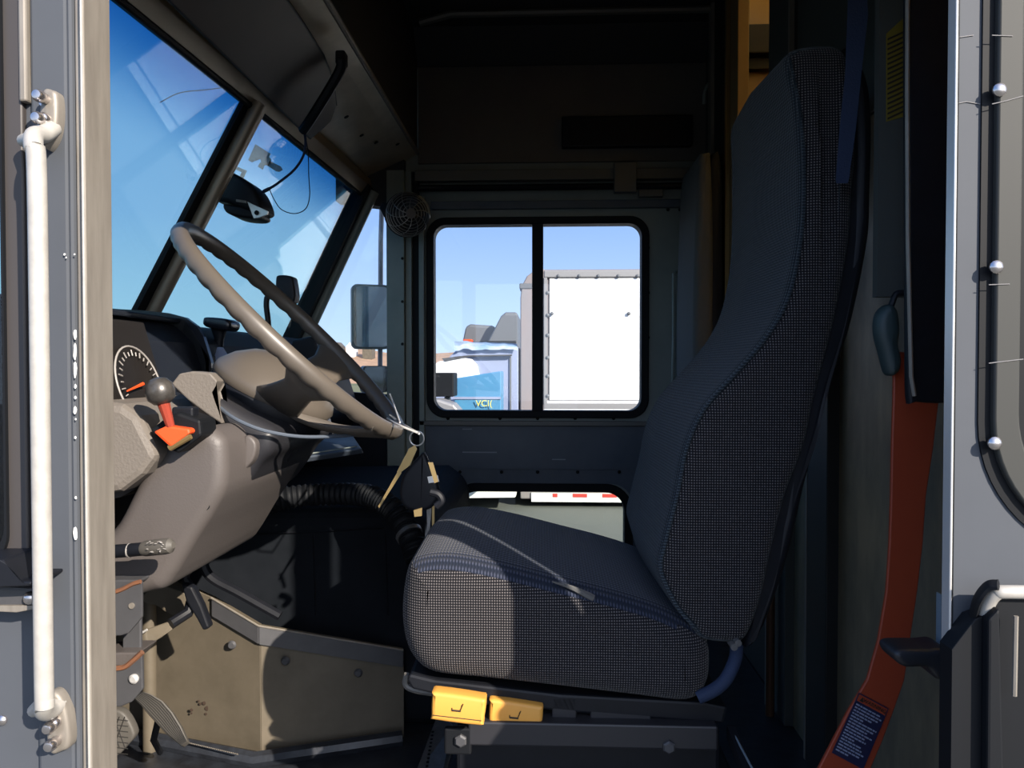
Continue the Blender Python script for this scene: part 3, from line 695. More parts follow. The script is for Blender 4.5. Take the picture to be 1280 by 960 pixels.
# cushion
cp = [(505, 720), (520, 706), (560, 702), (620, 712), (700, 732), (780, 752), (840, 772), (885, 800), (893, 840), (885, 872), (860, 886), (800, 880), (700, 868), (610, 858), (540, 850), (512, 830), (500, 800), (498, 760)]
def warp_cu(co):
    s = (co.y-(SY0+SY1)/2)/((SY1-SY0)/2); up = max(0, min(1, (co.z-(CZ-.42))/.12))
    return V((co.x, co.y, co.z+.014*(1-s*s)*up-.0*up))
bm = B(); pillow(bm, [P(x, y, SY0) for x, y in cp], SY0, SY1, .040, 7, 180, warp=warp_cu, smooth=4)
bmesh.ops.recalc_face_normals(bm, faces=bm.faces); bm.normal_update()
for f in bm.faces: f.material_index = 0 if f.normal.z > .62 else 1
finish('seat_cushion', bm, ['fab_top', 'fab_side'], seat, smooth=60)
bm = B(); tube(bm, catmull([P(x, y, SY0+.012) for x, y in ((690, 727), (715, 735), (742, 748))], 5), [.001, .0015, .002, .0025, .003, .0035, .004, .0045, .005, .0055, .005][:11], 6); finish('worn_seam', bm, 'jump', seat)
# support pan under cushion
bm = B(); pprism(bm, [(512, 842), (545, 850), (700, 868), (880, 878), (910, 884), (905, 905), (870, 903), (700, 890), (560, 872), (515, 862), (508, 850)], SY0+.03, .38); finish('seat_pan', bm, 'black', seat, smooth=0, bevel=.004)
bm = B(); tube(bm, catmull([P(509, 842, SY0+.05), P(507, 855, SY0+.05), P(518, 862, SY0+.05), P(552, 868, SY0+.05)], 5), .005, 8); finish('front_wire', bm, 'rail', seat)
# recline tube
bm = B(); tube(bm, catmull([P(921, 806, SY0+.03), P(919, 824, SY0+.02), P(908, 848, SY0+.01), P(893, 862, SY0+.01), P(872, 872, SY0+.01)], 6), .0095, 12); finish('recline_tube', bm, 'belt', seat)
bm = B()
for q in ((917, 808), (922, 803)): lathe(bm, P(*q, SY0), (0, -1, 0), [(.005, -.02), (.005, .004), (0, .005)], 10)
finish('hinge_pin', bm, 'jump', seat)
# suspension and slides
bm = B(); box2(bm, P(570, 905, SY0+.06), V((P(900, 905, SY0+.06).x, SY1-.06, 0.16))); finish('suspension_box', bm, 'black', seat, smooth=0, bevel=.006)
bm = B(); box2(bm, V((P(555, 905, SY0+.05).x, SY0+.02, 0.0)), V((P(925, 905, SY0+.05).x, SY1-.02, .17))); finish('pedestal', bm, 'black', seat, smooth=0, bevel=.006)
bm = B(); box2(bm, P(585, 902, SY0+.01), P(890, 922, SY0+.05)); finish('slide_rail', bm, 'taupe_dark', seat, smooth=0, bevel=.003)
bm = B(); box2(bm, P(555, 910, SY0+.01), P(590, 940, SY0+.02)); finish('rail_bracket', bm, 'rubber', seat, smooth=0, bevel=.003)
for x, y in ((576, 925), (836, 933)):
    bm = B(); lathe(bm, P(x, y, SY0+.01), (0, -1, 0), [(.0095, -.02), (.0095, .004), (.007, .006), (0, .006)], 6); finish('bolt', bm, 'bracket', seat)
for x0, x1, y0, y1 in ((577, 616, 862, 876), (620, 665, 868, 884), (690, 720, 872, 896), (738, 812, 882, 908)):
    bm = B(); box2(bm, P(x0, y0, SY0+.03), P(x1, y1, SY0+.045)); finish('link_plate', bm, 'taupe_dark', seat, smooth=0, bevel=.002)
for px, py, s in ((573, 888, 0), (645, 897, 1)):
    yl_ = 1.05+.045*s
    pts = [(-33, -18), (-28, -22), (28, -14), (34, -10), (31, 16), (26, 20), (-30, 13), (-34, 8)]
    bm = B(); pillow(bm, [P(px+a, py+b, yl_) for a, b in pts], yl_, yl_+.028, .005, 3, 60, smooth=3); lv = finish('seat_lever', bm, 'yellow', seat)
    bm = B(); tube(bm, [P(px-32, py+6, yl_-.0005), P(px+29, py+13, yl_-.0005)], .0006, 4); finish('lever_groove', bm, 'black_ink', lv)
    bm = B()
    for a, b in (((-8, 0), (3, 1)), ((-8, 0), (-8, -3)), ((2, 1), (5, -6)), ((4, -5), (6, -8))):
        tube(bm, [P(px+a[0], py+a[1], yl_-.0008), P(px+b[0], py+b[1], yl_-.0008)], .0013 if b[1] >= 0 else .0007, 4)
    finish('seat_symbol', bm, 'black_ink', lv)
# light metal floor rail by the pedestal
bm = B(); prism(bm, [PZ(548, 890, .06), PZ(516, 975, .03), PZ(552, 975, .03), PZ(566, 905, .06)], (0, 0, -.06))
fr_ = tag(finish('floor_rail', bm, 'steel', smooth=0, bevel=.002), 'pale steel rail on the floor leading in under the seat', 'rail')
bm = B()
for i in range(12):
    a = PZ(541, 915, .062).lerp(PZ(532, 968, .032), i/11); lathe(bm, a, (0, 0, 1), [(.003, 0), (.003, .001), (0, .001)], 6)
finish('serration', bm, 'rubber', fr_)
bm = B(); prism(bm, [P(908, 905, 1.12), P(918, 905, 1.12), P(948, 975, 1.02), P(934, 975, 1.02)], (0, 0, -.02))
sr = tag(finish('seat_slide', bm, 'black', smooth=0, bevel=.002), 'black slide rail with a thin bright edge on the floor behind the seat', 'rail')
bm = B(); tube(bm, [P(914, 911, 1.115), P(941, 962, 1.03)], .0016, 6); finish('bright_edge', bm, 'line_blue', sr)

# ================================================================ PASSENGER FOLDED SEAT, GRAB BAR
js = thing('folded_seat', P(876, 470, 2.4), 'grey cloth folded seat back against the bulkhead on the far side', 'seat')
bm = B(); pillow(bm, [P(x, y, 2.35) for x, y in ((862, 215), (870, 207), (876, 212), (879, 300), (879, 420), (878, 520), (862, 524), (856, 510), (855, 400), (858, 290))], 2.20, 2.50, .02, 4, 90, smooth=4); finish('backrest', bm, 'jump', js)
bm = B(); pillow(bm, [P(x, y, 2.3) for x, y in ((880, 212), (894, 206), (896, 300), (896, 520), (880, 522), (880, 350))], 2.22, 2.42, .008, 3, 60, smooth=3); finish('back_frame', bm, 'black', js)
bm = B(); tube(bm, catmull([P(858, 339, 2.58), P(849, 339, 2.57), P(843, 342, 2.56), P(842, 350, 2.56), P(842, 420, 2.56), P(841, 470, 2.56), P(841, 520, 2.58)], 6), .0055, 10)
tag(finish('grab_bar', bm, 'post'), 'thin pale grey vertical grab bar on the far wall beside the folded seat', 'bar')

# ================================================================ SEATBELT
YBP = 0.93
bm = B(); pillow(bm, [P(x, y, YBP) for x, y in ((1134, -160), (1138, -170), (1200, -170), (1210, -100), (1210, 480), (1190, 503), (1150, 503), (1140, 500), (1136, 490), (1135, 300), (1134, 0))], YBP, YBP+.014, .004, 3, 120, smooth=2)
pp = tag(finish('pillar_cover', bm, 'black'), 'tall black cover panel hanging inside the rear edge of the doorway', 'panel')
bm = B(); tube(bm, [P(1135, -150, YBP-.001), P(1134, 120, YBP-.001), P(1135, 300, YBP-.001), P(1139, 470, YBP-.001), P(1143, 495, YBP-.001)], .0026, 8); finish('pale_edge', bm, 'alu', pp)
bm = B()
pl = [(1062, 1081, -60), (1059.5, 1085, 20), (1057, 1077, 90), (1050, 1070, 160), (1045, 1061, 225), (1046, 1060, 229)]
def strap(bm, rows, Y, th=.0016):
    n = len(rows); A = []
    for l, r, y in rows: A.append([bm.verts.new(P(l, y, Y)), bm.verts.new(P(r, y, Y)), bm.verts.new(P(r, y, Y)+V((0, th, 0))), bm.verts.new(P(l, y, Y)+V((0, th, 0)))])
    for a, b in zip(A, A[1:]):
        for k_ in range(4): bm.faces.new((a[k_], a[(k_+1) % 4], b[(k_+1) % 4], b[k_]))
    bm.faces.new(A[0][::-1]); bm.faces.new(A[-1])
strap(bm, [(l, r, y) for l, r, y in pl], 1.045)
tag(finish('seatbelt_strap', bm, 'belt', smooth=0), 'navy seatbelt webbing hanging over the upper side of the seat back', 'seatbelt')
bg_ = thing('belt_guard', P(1140, 960, 1.0), 'curved orange seatbelt stalk with a dark printed warning label', 'belt guard')
rows = [(1118, 1174, 440), (1117, 1174, 500), (1115, 1167, 560), (1114, 1158, 620), (1112, 1154, 680), (1108, 1147, 740), (1098, 1138, 800), (1084, 1131, 850), (1060, 1117, 890), (1042, 1104, 925), (1024, 1089, 960), (1000, 1070, 1000), (985, 1060, 1030)]
bm = B(); strap(bm, [(a, b, y) for a, b, y in rows], 1.0, .006)
finish('guard_sleeve', bm, 'orange', bg_, smooth=60, bevel=.0015)
A_, B_, C_, D_ = (1074, 866), (1111, 886), (1079, 962), (1040, 941)
def lq(u, v, Y=.9985):
    x = (1-v)*((1-u)*A_[0]+u*B_[0])+v*((1-u)*D_[0]+u*C_[0]); y = (1-v)*((1-u)*A_[1]+u*B_[1])+v*((1-u)*D_[1]+u*C_[1]); return P(x, y, Y)
bm = B(); prism(bm, [lq(0, 0), lq(1, 0), lq(1, 1), lq(0, 1)], (0, .001, 0)); lb = finish('warning_label', bm, 'navy_lbl', bg_, smooth=0)
bm = B(); prism(bm, [lq(.03, .015, .9978), lq(.97, .015, .9978), lq(.97, .12, .9978), lq(.03, .12, .9978)], (0, .0005, 0)); finish('label_header', bm, 'orange', lb, smooth=0)
dv = (lq(1, 0)-lq(0, 0)); ang = math.atan2(dv.z, dv.x)
text('label_text', 'WARNING', .0068, lq(.58, .07, .9972), (math.pi/2, -ang, 0), 'black_ink', lb, ext=.0002)
bm = B(); prism(bm, [lq(.10, .105, .9974), lq(.23, .105, .9974), lq(.165, .03, .9974)], (0, .0003, 0)); finish('warning_triangle', bm, 'black_ink', lb, smooth=0)
bm = B(); rnd = random.Random(3)
for i in range(17):
    v = .16+i*.047; u = .06; end = rnd.choice([.9, .86, .78, .93, .7]) if i not in (4, 11, 16) else .45
    while u < end:
        L = rnd.uniform(.05, .16); prism(bm, [lq(u, v, .9976), lq(min(end, u+L), v, .9976), lq(min(end, u+L), v+.022, .9976), lq(u, v+.022, .9976)], (0, .0004, 0)); u += L+.025
finish('label_print', bm, 'white_ink', lb, smooth=0)
bm = B(); pillow(bm, [P(x, y, .97) for x, y in ((1113, 380), (1124, 386), (1128, 410), (1126, 430), (1130, 450), (1126, 466), (1114, 468), (1106, 440), (1100, 415), (1102, 392))], .97, 1.0, .010, 4, 70, smooth=4)
bu = tag(finish('belt_anchor', bm, 'teal'), 'rounded teal grey belt anchor cover above the orange stalk', 'anchor')
bm = B(); tube(bm, catmull([P(1114, 382, .99), P(1120, 368, .99), P(1130, 366, .99)], 4), .004, 8); finish('anchor_loop', bm, 'black', bu)
# yellow label
bm = B(); pprism(bm, [(1108, 42), (1132, 20), (1132, 145), (1108, 152)], 1.03, .001); yl = tag(finish('yellow_label', bm, 'yellow_lbl', smooth=0), 'faded yellow label with slanting printed lines beside the black cover panel', 'label')
bm = B()
for i in range(17):
    y = 48+i*6.2
    prism(bm, [P(1109.5, y, 1.029), P(1131, y-10, 1.029), P(1131, y-7.6, 1.029), P(1109.5, y+2.4, 1.029)], (0, .0005, 0))
finish('label_print', bm, 'black_ink', yl, smooth=0)
bm = B(); box2(bm, P(1100, -30, 1.031), P(1136, 372, 1.045)); struct(finish('wall_back_label_board', bm, 'bulk_dark', smooth=0))

# ================================================================ DASHBOARD
db = thing('dashboard', V((-.75, 1.6, .1)), 'black dashboard running across under the windscreen with an instrument binnacle', 'dashboard')
bm = B(); r_ = [V((-.97, .82, CZ+.07)), V((-.86, .82, CZ+.098)), V((-.74, .82, CZ+.09)), V((-.70, .82, CZ+.05)), V((-.64, .82, CZ-.14)), V((-.70, .82, CZ-.26)), V((-.97, .82, CZ-.30))]
prism(bm, r_, (0, 1.80, 0)); finish('dash_body', bm, 'dash', db, smooth=0, bevel=.012, seg=3)
# instrument binnacle
gn = V((.96, 0, .28)).normalized(); gv = V((-.28, 0, .96)); gc = P(172, 482, 1.12)
bm = B(); R_ = Matrix((gn, V((0, 1, 0)), gv)).transposed()
box(bm, gc+V((0, -.02, 0))-gn*.012, (.02, .20, .21), R_); cl = finish('gauge_panel', bm, 'gauge', db, smooth=0, bevel=.004)
for dy in (0,):
    c = gc+V((0, dy, 0))
    bm = B(); lathe(bm, c, gn, [(.052, 0), (.058, .004), (.062, .003), (.062, -.004)], 40); gg = finish('gauge', bm, 'gauge', cl)
    bm = B(); tube(bm, [c+gn*.004+(V((0, math.cos(a), 0))+gv*math.sin(a))*.060 for a in [i*math.pi/20 for i in range(40)]], .0015, 6, closed=True); finish('bezel', bm, 'ink', cl)
    bm = B()
    for i in range(21):
        a = math.radians(-30+i*12); q0 = V((0, -math.cos(a), 0))+gv*math.sin(a); tube(bm, [c+gn*.0055+q0*.045, c+gn*.0055+q0*(.051 if i % 2 else .054)], .0010, 4)
    finish('tick', bm, 'ink', cl)
    bm = B(); q0 = V((0, -.75, 0))+gv*-.15; tube(bm, [c+gn*.007-q0*.004, c+gn*.007+q0*.06], [.0028, .0012], 6); finish('needle', bm, 'red_orange', cl)
# hood: top sheet and far cheek
Hf = [(140, 383), (165, 386), (234, 398), (250, 420), (262, 446), (262, 466), (250, 470), (228, 462), (205, 470)]
bm = B()
top = [V((gc.x-.06, .80, P(140, 385, 1.45).z)), V((P(232, 398, 1.5).x, .80, P(232, 398, 1.5).z))]
a = P(120, 384, 1.50); b = P(232, 397, 1.50); c = P(262, 446, 1.50); d = P(262, 470, 1.50)
sec = catmull([a, b, c, d], 4)
inn = [q+V((-.008, 0, -.010)) for q in sec]
prism(bm, sec+inn[::-1], (0, .012, 0))
finish('binnacle_edge', bm, 'black_gloss', db, smooth=0)
bm = B(); prism(bm, [P(100, 384, 1.45), P(232, 399, 1.50), P(262, 446, 1.50), P(262, 472, 1.50), P(200, 520, 1.50), P(120, 520, 1.50)], (0, .03, 0)); finish('binnacle_cheek', bm, 'rubber', db, smooth=0, bevel=.003)
bm = B(); zt = P(232, 398, 1.5).z
prism(bm, [V((a.x-.05, .84, zt+.012)), V((b.x-.01, .84, zt)), V((b.x-.01, .84, zt-.010)), V((a.x-.05, .84, zt+.0))], (0, .68, 0)); finish('binnacle_hood', bm, 'dash', db, smooth=0, bevel=.003)
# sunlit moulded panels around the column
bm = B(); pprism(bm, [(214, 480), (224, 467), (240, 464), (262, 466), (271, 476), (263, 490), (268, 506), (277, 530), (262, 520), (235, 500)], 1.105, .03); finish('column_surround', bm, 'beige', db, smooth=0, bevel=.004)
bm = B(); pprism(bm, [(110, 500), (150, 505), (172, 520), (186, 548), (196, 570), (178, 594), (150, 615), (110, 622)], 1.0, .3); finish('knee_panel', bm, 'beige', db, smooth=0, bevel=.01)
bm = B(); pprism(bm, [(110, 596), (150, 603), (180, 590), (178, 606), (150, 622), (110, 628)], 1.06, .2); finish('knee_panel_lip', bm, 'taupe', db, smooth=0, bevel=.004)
# switch trays to the right of the column
bm = B(); prism(bm, [P(318, 600, 1.36), P(366, 574, 1.36), P(345, 545, 1.5), P(325, 540, 1.5)], (-.0, .02, -.015)); finish('switch_tray', bm, 'wall_low', db, smooth=0, bevel=.002)
bm = B(); prism(bm, [P(368, 574, 1.50), P(452, 561, 1.62), P(440, 543, 1.80), P(350, 540, 1.70)], (0, .02, -.012)); finish('switch_panel', bm, 'wall_low', db, smooth=0, bevel=.003)
for i in range(5):
    bm = B(); q = P(360+i*17, 548-i*.7, 1.62); box(bm, q+V((0, 0, .004)), (.02, .02, .01)); finish('rocker_switch', bm, 'black', db, smooth=0, bevel=.002)
for s0, s1 in (((362, 571), (446, 558)),):
    bm = B(); tube(bm, [P(*s0, 1.50), P(*s1, 1.615)], .0015, 6); finish('tray_edge', bm, 'post', db)

# objects standing on the dash
dm = thing('dash_mount', P(275, 460, 1.62), 'black T-shaped mount with rounded top standing on the dashboard', 'mount')
bm = B(); pillow(bm, [P(x, y, 1.62) for x, y in ((258, 400), (262, 397), (286, 399), (292, 404), (291, 411), (284, 414), (264, 410), (258, 406))], 1.60, 1.66, .008, 4, 60, smooth=3); finish('head', bm, 'black_gloss', dm)
bm = B(); tube(bm, [P(274, 410, 1.63), P(274, 424, 1.63), P(270, 470, 1.63)], [.018, .010, .014], 12); finish('neck', bm, 'black', dm)
bm = B(); pprism(bm, [(271, 434), (277, 434), (288, 452), (283, 462), (266, 462), (268, 445)], 1.58, .01); finish('blue_tag', bm, 'pickup', dm, smooth=0, bevel=.002)
gm_ = thing('gooseneck_camera', P(336, 412, 1.75), 'small black device on a bent arm rising from the dashboard behind the wheel', 'device')
bm = B(); tube(bm, catmull([P(337, 425, 1.75), P(335, 400, 1.75), P(333, 380, 1.75), P(336, 369, 1.75), P(350, 362, 1.75)], 5), .0065, 10); finish('arm', bm, 'black', gm_)
bm = B(); pillow(bm, [P(x, y, 1.75) for x, y in ((348, 350), (352, 345), (366, 346), (370, 352), (371, 378), (350, 376))], 1.73, 1.77, .006, 3, 50, smooth=3); finish('head', bm, 'black', gm_)
bm = B(); pprism(bm, [(365, 425), (388, 420), (394, 425), (406, 468), (372, 474), (362, 452)], 1.9, .05)
tag(finish('dash_monitor', bm, 'black', smooth=0, bevel=.006), 'black tilted screen block on the far dashboard seen through the wheel', 'monitor')

# ================================================================ STEERING WHEEL AND COLUMN
WC = P(369, 416, 1.28); wn = V((.70, .065, .71)).normalized(); wy = V((0, -1, 0)); wy = (wy-wn*wy.dot(wn)).normalized(); wv = wy.cross(wn); wv = wv if wv.x > 0 else -wv; WR = .236
sw = thing('steering_wheel', WC-wn*.1, 'large taupe steering wheel with finger-grip rim tilted above the column', 'steering wheel')
bm = B(); NS = 240; rings = []
for i in range(NS):
    th = 2*math.pi*i/NS; rad = wy*math.cos(th)+wv*math.sin(th); c = WC+rad*WR; rg = []
    for k_ in range(16):
        ph = 2*math.pi*k_/16; d = rad*math.cos(ph)*.9-wn*math.sin(ph)
        under = max(0, math.sin(ph))**1.0
        r = .0138 + .0030*under*(abs(math.sin(th*22))-.5)
        rg.append(bm.verts.new(c+d*r))
    rings.append(rg)
for i in range(NS):
    A, Bq = rings[i], rings[(i+1) % NS]
    for k_ in range(16): bm.faces.new((A[k_], A[(k_+1) % 16], Bq[(k_+1) % 16], Bq[k_]))
finish('rim', bm, 'wheel', sw, smooth=50)
hc = P(343, 487, 1.28); pn_ = V((.44, 0, .90)).normalized()
bm = B(); lathe(bm, hc, pn_, [(0, .060), (.03, .058), (.058, .049), (.084, .032), (.102, .012), (.106, .0), (.102, -.008)], 56); finish('horn_pad', bm, 'wheel', sw, smooth=60)
bm = B(); lathe(bm, hc, pn_, [(.100, -.006), (.103, -.016), (.098, -.038), (.082, -.055), (0, -.058)], 48); finish('hub_cup', bm, 'black', sw, smooth=60)
def spoke(th, w0, w1, lift0, name, m, r0=.05, th_=.012, m2=None):
    rad = wy*math.cos(th)+wv*math.sin(th); tg = wy*-math.sin(th)+wv*math.cos(th); bm = B(); rows_ = []
    hub = hc; rim = WC+rad*WR
    for i in range(11):
        t = i/10; s = t*t*(3-2*t)
        c = (hub+rad*r0+wn*lift0).lerp(rim-wn*.004, t); c += wn*(-.012*math.sin(math.pi*t))
        wd_ = w0+(w1-w0)*s + (.022*max(0, t-.8)/.2)
        q = []
        for k_ in range(14):
            ph = 2*math.pi*k_/14; q.append(bm.verts.new(c+tg*math.copysign(abs(math.cos(ph))**.7, math.cos(ph))*wd_+wn*math.sin(ph)*th_))
        rows_.append(q)
    for a, b in zip(rows_, rows_[1:]):
        for k_ in range(14): bm.faces.new((a[k_], a[(k_+1) % 14], b[(k_+1) % 14], b[k_]))
    bm.faces.new(rows_[0][::-1]); bm.faces.new(rows_[-1]); return finish(name, bm, m, sw, smooth=60)
spoke(math.radians(30), .045, .024, -.01, 'spoke', 'wheel')
spoke(math.radians(171), .052, .034, -.01, 'spoke', 'wheel')
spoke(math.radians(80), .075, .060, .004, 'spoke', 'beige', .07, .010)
# pale ring cable around the collar
sc_ = thing('steering_column', P(250, 640, 1.2), 'taupe moulded steering column shroud leaning from floor up to the wheel', 'steering column')
cc = [(186, 574), (205, 558), (232, 540), (256, 534), (272, 543), (280, 560), (279, 608), (264, 640), (240, 678), (206, 733), (186, 742), (143, 752), (118, 752), (118, 690), (143, 655), (165, 612)]
bm = B(); pillow(bm, [P(x, y, 1.03) for x, y in cc], 1.03, 1.38, .020, 5, 130, smooth=3); cs = finish('lower_shroud', bm, 'taupe', sc_, smooth=60)
bm = B(); lathe(bm, P(257, 632, 1.036), (0, -1, 0), [(.0065, 0), (.0065, .002), (0, .0005)], 14); finish('screw_recess', bm, 'rubber', cs)
uc = [(214, 478), (226, 474), (262, 492), (300, 515), (336, 534), (343, 548), (338, 566), (322, 582), (308, 604), (286, 632), (268, 640), (266, 600), (262, 545), (240, 515)]
bm = B(); pillow(bm, [P(x, y, 1.12) for x, y in uc], 1.12, 1.44, .02, 5, 130, smooth=3); finish('upper_shroud', bm, 'taupe_dark', sc_, smooth=60)
bm = B(); pillow(bm, [P(x, y, 1.105) for x, y in ((304, 548), (312, 545), (320, 556), (316, 575), (302, 592), (280, 630), (290, 600), (302, 575))], 1.105, 1.14, .004, 3, 60, smooth=3); finish('sunlit_patch', bm, 'taupe', sc_, smooth=60)  # lighter raised patch painting the sunlight on the dark shroud
bm = B(); pts = catmull([P(263, 482, 1.20), P(264, 496, 1.16), P(284, 517, 1.11), P(312, 532, 1.10), P(342, 541, 1.11), P(380, 546, 1.14), P(425, 545, 1.2), P(455, 542, 1.28)], 6); tube(bm, pts, .0028, 8); finish('collar_trim', bm, 'wall_low', sc_)
bm = B(); lathe(bm, hc-pn_*.05, -pn_, [(.078, 0), (.08, .02), (.074, .05), (.06, .07), (0, .075)], 40); finish('collar', bm, 'taupe_dark', sc_, smooth=60)
# multifunction stalk
st_ = thing('column_stalk', P(150, 690, .97), 'black stalk with worn white markings low in front of column', 'stalk')
bm = B(); tube(bm, [P(105, 692, .98), P(160, 688, .97), P(181, 686, .968)], [.0090, .0088, .0088], 16); finish('arm', bm, 'black', st_)
bm = B(); tube(bm, [P(180, 686, .968), P(183, 685.6, .967), P(206, 683, .962), P(213, 682, .961), P(217, 681.5, .96)], [.0092, .0102, .0104, .0095, .004], 16); finish('tip', bm, 'pedal', st_)
bm = B(); tube(bm, [P(161, 688, .97), P(163, 688, .97)], .0092, 16); finish('ring_mark', bm, 'ink', st_)
bm = B(); rnd = random.Random(5)
for i in range(16):
    px = 183+rnd.random()*22; py = 676+rnd.random()*15; q = P(px, py, .951); tube(bm, [q, q+V((rnd.uniform(.0015, .004), 0, rnd.uniform(-.001, .001)))], .0006, 4)
finish('marking', bm, 'ink', st_)
# parking brake with knob
pb = thing('parking_brake', P(215, 560, 1.0), 'grey ball knob on a red lever in an orange housing beside the column', 'lever')
bm = B(); lathe(bm, P(200, 489, .985), P(200, 489, .985)-P(206, 520, .985), [(0, -.019), (.010, -.017), (.017, -.010), (.0185, 0), (.017, .009), (.011, .016), (0, .019)], 28); finish('knob', bm, 'knob', pb, smooth=60)
bm = B(); tube(bm, [P(204, 503, .985), P(213, 533, .99)], [.008, .0055], 10); finish('shaft', bm, 'red_shaft', pb)
bm = B(); prism(bm, [P(191, 540, .985), P(208, 532, .985), P(236, 536, .985), (P(238, 541, .985)), P(212, 559, .985)], (0, .035, 0)); finish('housing', bm, 'red_orange', pb, smooth=0, bevel=.003)
bm = B(); prism(bm, [P(186, 538, 1.0), P(204, 524, 1.0), P(222, 515, 1.0), P(250, 525, 1.0), P(252, 545, 1.0), P(222, 567, 1.0), P(210, 562, 1.0)], (0, .05, 0)); finish('base', bm, 'rubber', pb, smooth=0, bevel=.004)
bm = B(); tube(bm, [P(212, 560, .99), P(238, 545, .99)], .0045, 8); finish('cable_end', bm, 'brass', pb)
bm = B(); box(bm, P(232, 520, 1.02), (.03, .02, .025)); finish('bracket', bm, 'black', pb, smooth=0, bevel=.003)

# ================================================================ KEYS
kc = P(521, 548, 1.320)
kr = thing('key_ring', kc, 'bunch of keys and a black fob hanging on a pale cord from the wheel', 'keys')
bm = B(); tube(bm, [kc+V((math.cos(a)*.0125, 0, math.sin(a)*.0125)) for a in [i*math.pi/12 for i in range(24)]], .0013, 6, closed=True); finish('split_ring', bm, 'alu_bright', kr)
bm = B(); tube(bm, catmull([P(487, 518, 1.340), P(500, 528, 1.330), P(524, 542, 1.2)], 6), .0018, 6); tube(bm, catmull([P(484, 523, 1.320), P(498, 531, 1.2), P(522, 541, 1.2)], 6), .0018, 6); tube(bm, catmull([P(487, 492, 1.340), P(492, 505, 1.330), P(500, 528, 1.2)], 4), .0014, 6)
finish('cord', bm, 'alu_bright', kr)
bm = B(); pprism(bm, [(511, 561), (519, 556), (521, 562), (512, 582), (499, 592), (496, 590)], 1.315, .002); pprism(bm, [(498, 588), (502, 591), (474, 635), (472.5, 633)], 1.316, .0015); finish('key', bm, 'brass', kr, smooth=0)
bm = B(); pprism(bm, [(535, 578), (541, 578), (548, 602), (543, 604)], 1.2, .002); finish('key', bm, 'brass', kr, smooth=0)
bm = B(); pprism(bm, [(533, 632), (539, 626), (539, 640), (536, 675), (533, 682), (531, 676), (534, 655)], 1.330, .002); finish('key', bm, 'steel', kr, smooth=0)
bm = B(); pprism(bm, [(540, 632), (543, 632), (543, 665), (540, 664)], 1.335, .002); finish('key', bm, 'brass', kr, smooth=0)
bm = B(); pillow(bm, [P(x, y, 1.305) for x, y in ((524, 570), (530, 566), (538, 584), (546, 602), (548, 620), (538, 636), (518, 640), (503, 632), (499, 615), (503, 595), (514, 580))], 1.305, 1.325, .007, 4, 80, smooth=3); fob = finish('fob', bm, 'black', kr, smooth=60)
bm = B(); pprism(bm, [(534, 596), (547, 594), (549, 602), (536, 604)], 1.303, .001); tg_ = finish('white_tag', bm, 'alu_bright', fob, smooth=0)
bm = B(); pprism(bm, [(517, 638), (527, 635), (527, 645), (518, 646)], 1.2, .006); finish('brass_tab', bm, 'brass', kr, smooth=0)
bm = B(); tube(bm, catmull([P(538, 615, 1.2), P(548, 618, 1.2), P(552, 626, 1.2), P(545, 633, 1.2)], 4), .006, 8); finish('clip', bm, 'black', kr)

# ================================================================ ENGINE COVER, METAL TUB, FLOOR
bm = B(); prism(bm, [V((-.92, 1.64, 0)), V((-.92, 1.64, CZ-.34)), V((-.86, 1.64, CZ-.31)), V((-.30, 1.64, CZ-.30)), V((-.245, 1.64, CZ-.34)), V((-.215, 1.64, 0))], (0, .76, 0))
ec = tag(finish('engine_cover', bm, 'engine', smooth=0, bevel=.03, seg=4), 'big black engine cover filling the middle of the cab behind the column', 'engine cover')
bm = B()
for x in (392, 482): tube(bm, [P(x, 668, 1.637), P(x+3, 770, 1.637)], .0015, 4)
tube(bm, [P(300, 668, 1.637), P(390, 665, 1.637), P(480, 660, 1.637)], .002, 4)
finish('seam', bm, 'black', ec)
bm = B(); path = catmull([P(318, 640, 1.56), P(345, 625, 1.56), P(400, 618, 1.58), P(455, 619, 1.56), P(485, 632, 1.52), P(502, 652, 1.50), P(515, 676, 1.47), P(522, 700, 1.45)], 26)
tube(bm, path, [.0225+.0022*math.sin(i*1.9) for i in range(len(path))], 14)
hs = tag(finish('corrugated_hose', bm, 'rubber', smooth=60), 'black corrugated air hose curving over the front of the engine cover', 'hose')
bm = B(); i = int(len(path)*.80); tube(bm, path[i:i+5], .027, 16); finish('hose_clamp', bm, 'steel', hs)
bm = B(); pprism(bm, [(296, 613), (322, 607), (331, 630), (330, 637), (300, 630)], 1.55, .02)
tag(finish('metal_plate', bm, 'beige', smooth=0, bevel=.003), 'small tan metal plate between steering column and engine cover', 'plate')
for nm2, pts, r, m_, lb_ in (('heater_hose', ((250, 690), (262, 720), (300, 742), (350, 770)), .010, 'black', 'black heater hose hanging low along the engine cover'), ('wiring_loom', ((236, 680), (240, 705), (232, 722), (245, 740)), .008, 'black', 'black wiring loom drooping beneath the steering column')):
    bm = B(); tube(bm, catmull([P(x, y, 1.5) for x, y in pts], 6), r, 8); tag(finish(nm2, bm, m_), lb_, 'hose')
tb = thing('metal_tub', P(320, 940, 1.55), 'stained beige metal kick panel folded around the front of engine cover', 'panel')
f1 = P(325, 782, 1.50); e1 = P(505, 812, 1.60)
bm = B(); Tm = P(266, 747, 1.53)
a = [V((-.92, 1.60, 0)), V((f1.x, f1.y, 0)), f1, Tm, V((Tm.x-.15, 1.56, Tm.z+.05)), V((-.92, 1.60, Tm.z+.06))]
prism(bm, a, (.0, .012, 0)); finish('side_panel', bm, 'tub', tb, smooth=0, bevel=.002)
bm = B(); prism(bm, [V((f1.x, f1.y, 0)), V((e1.x, e1.y, 0)), e1, f1], (-.004, .012, 0)); finish('front_panel', bm, 'tub', tb, smooth=0, bevel=.002)
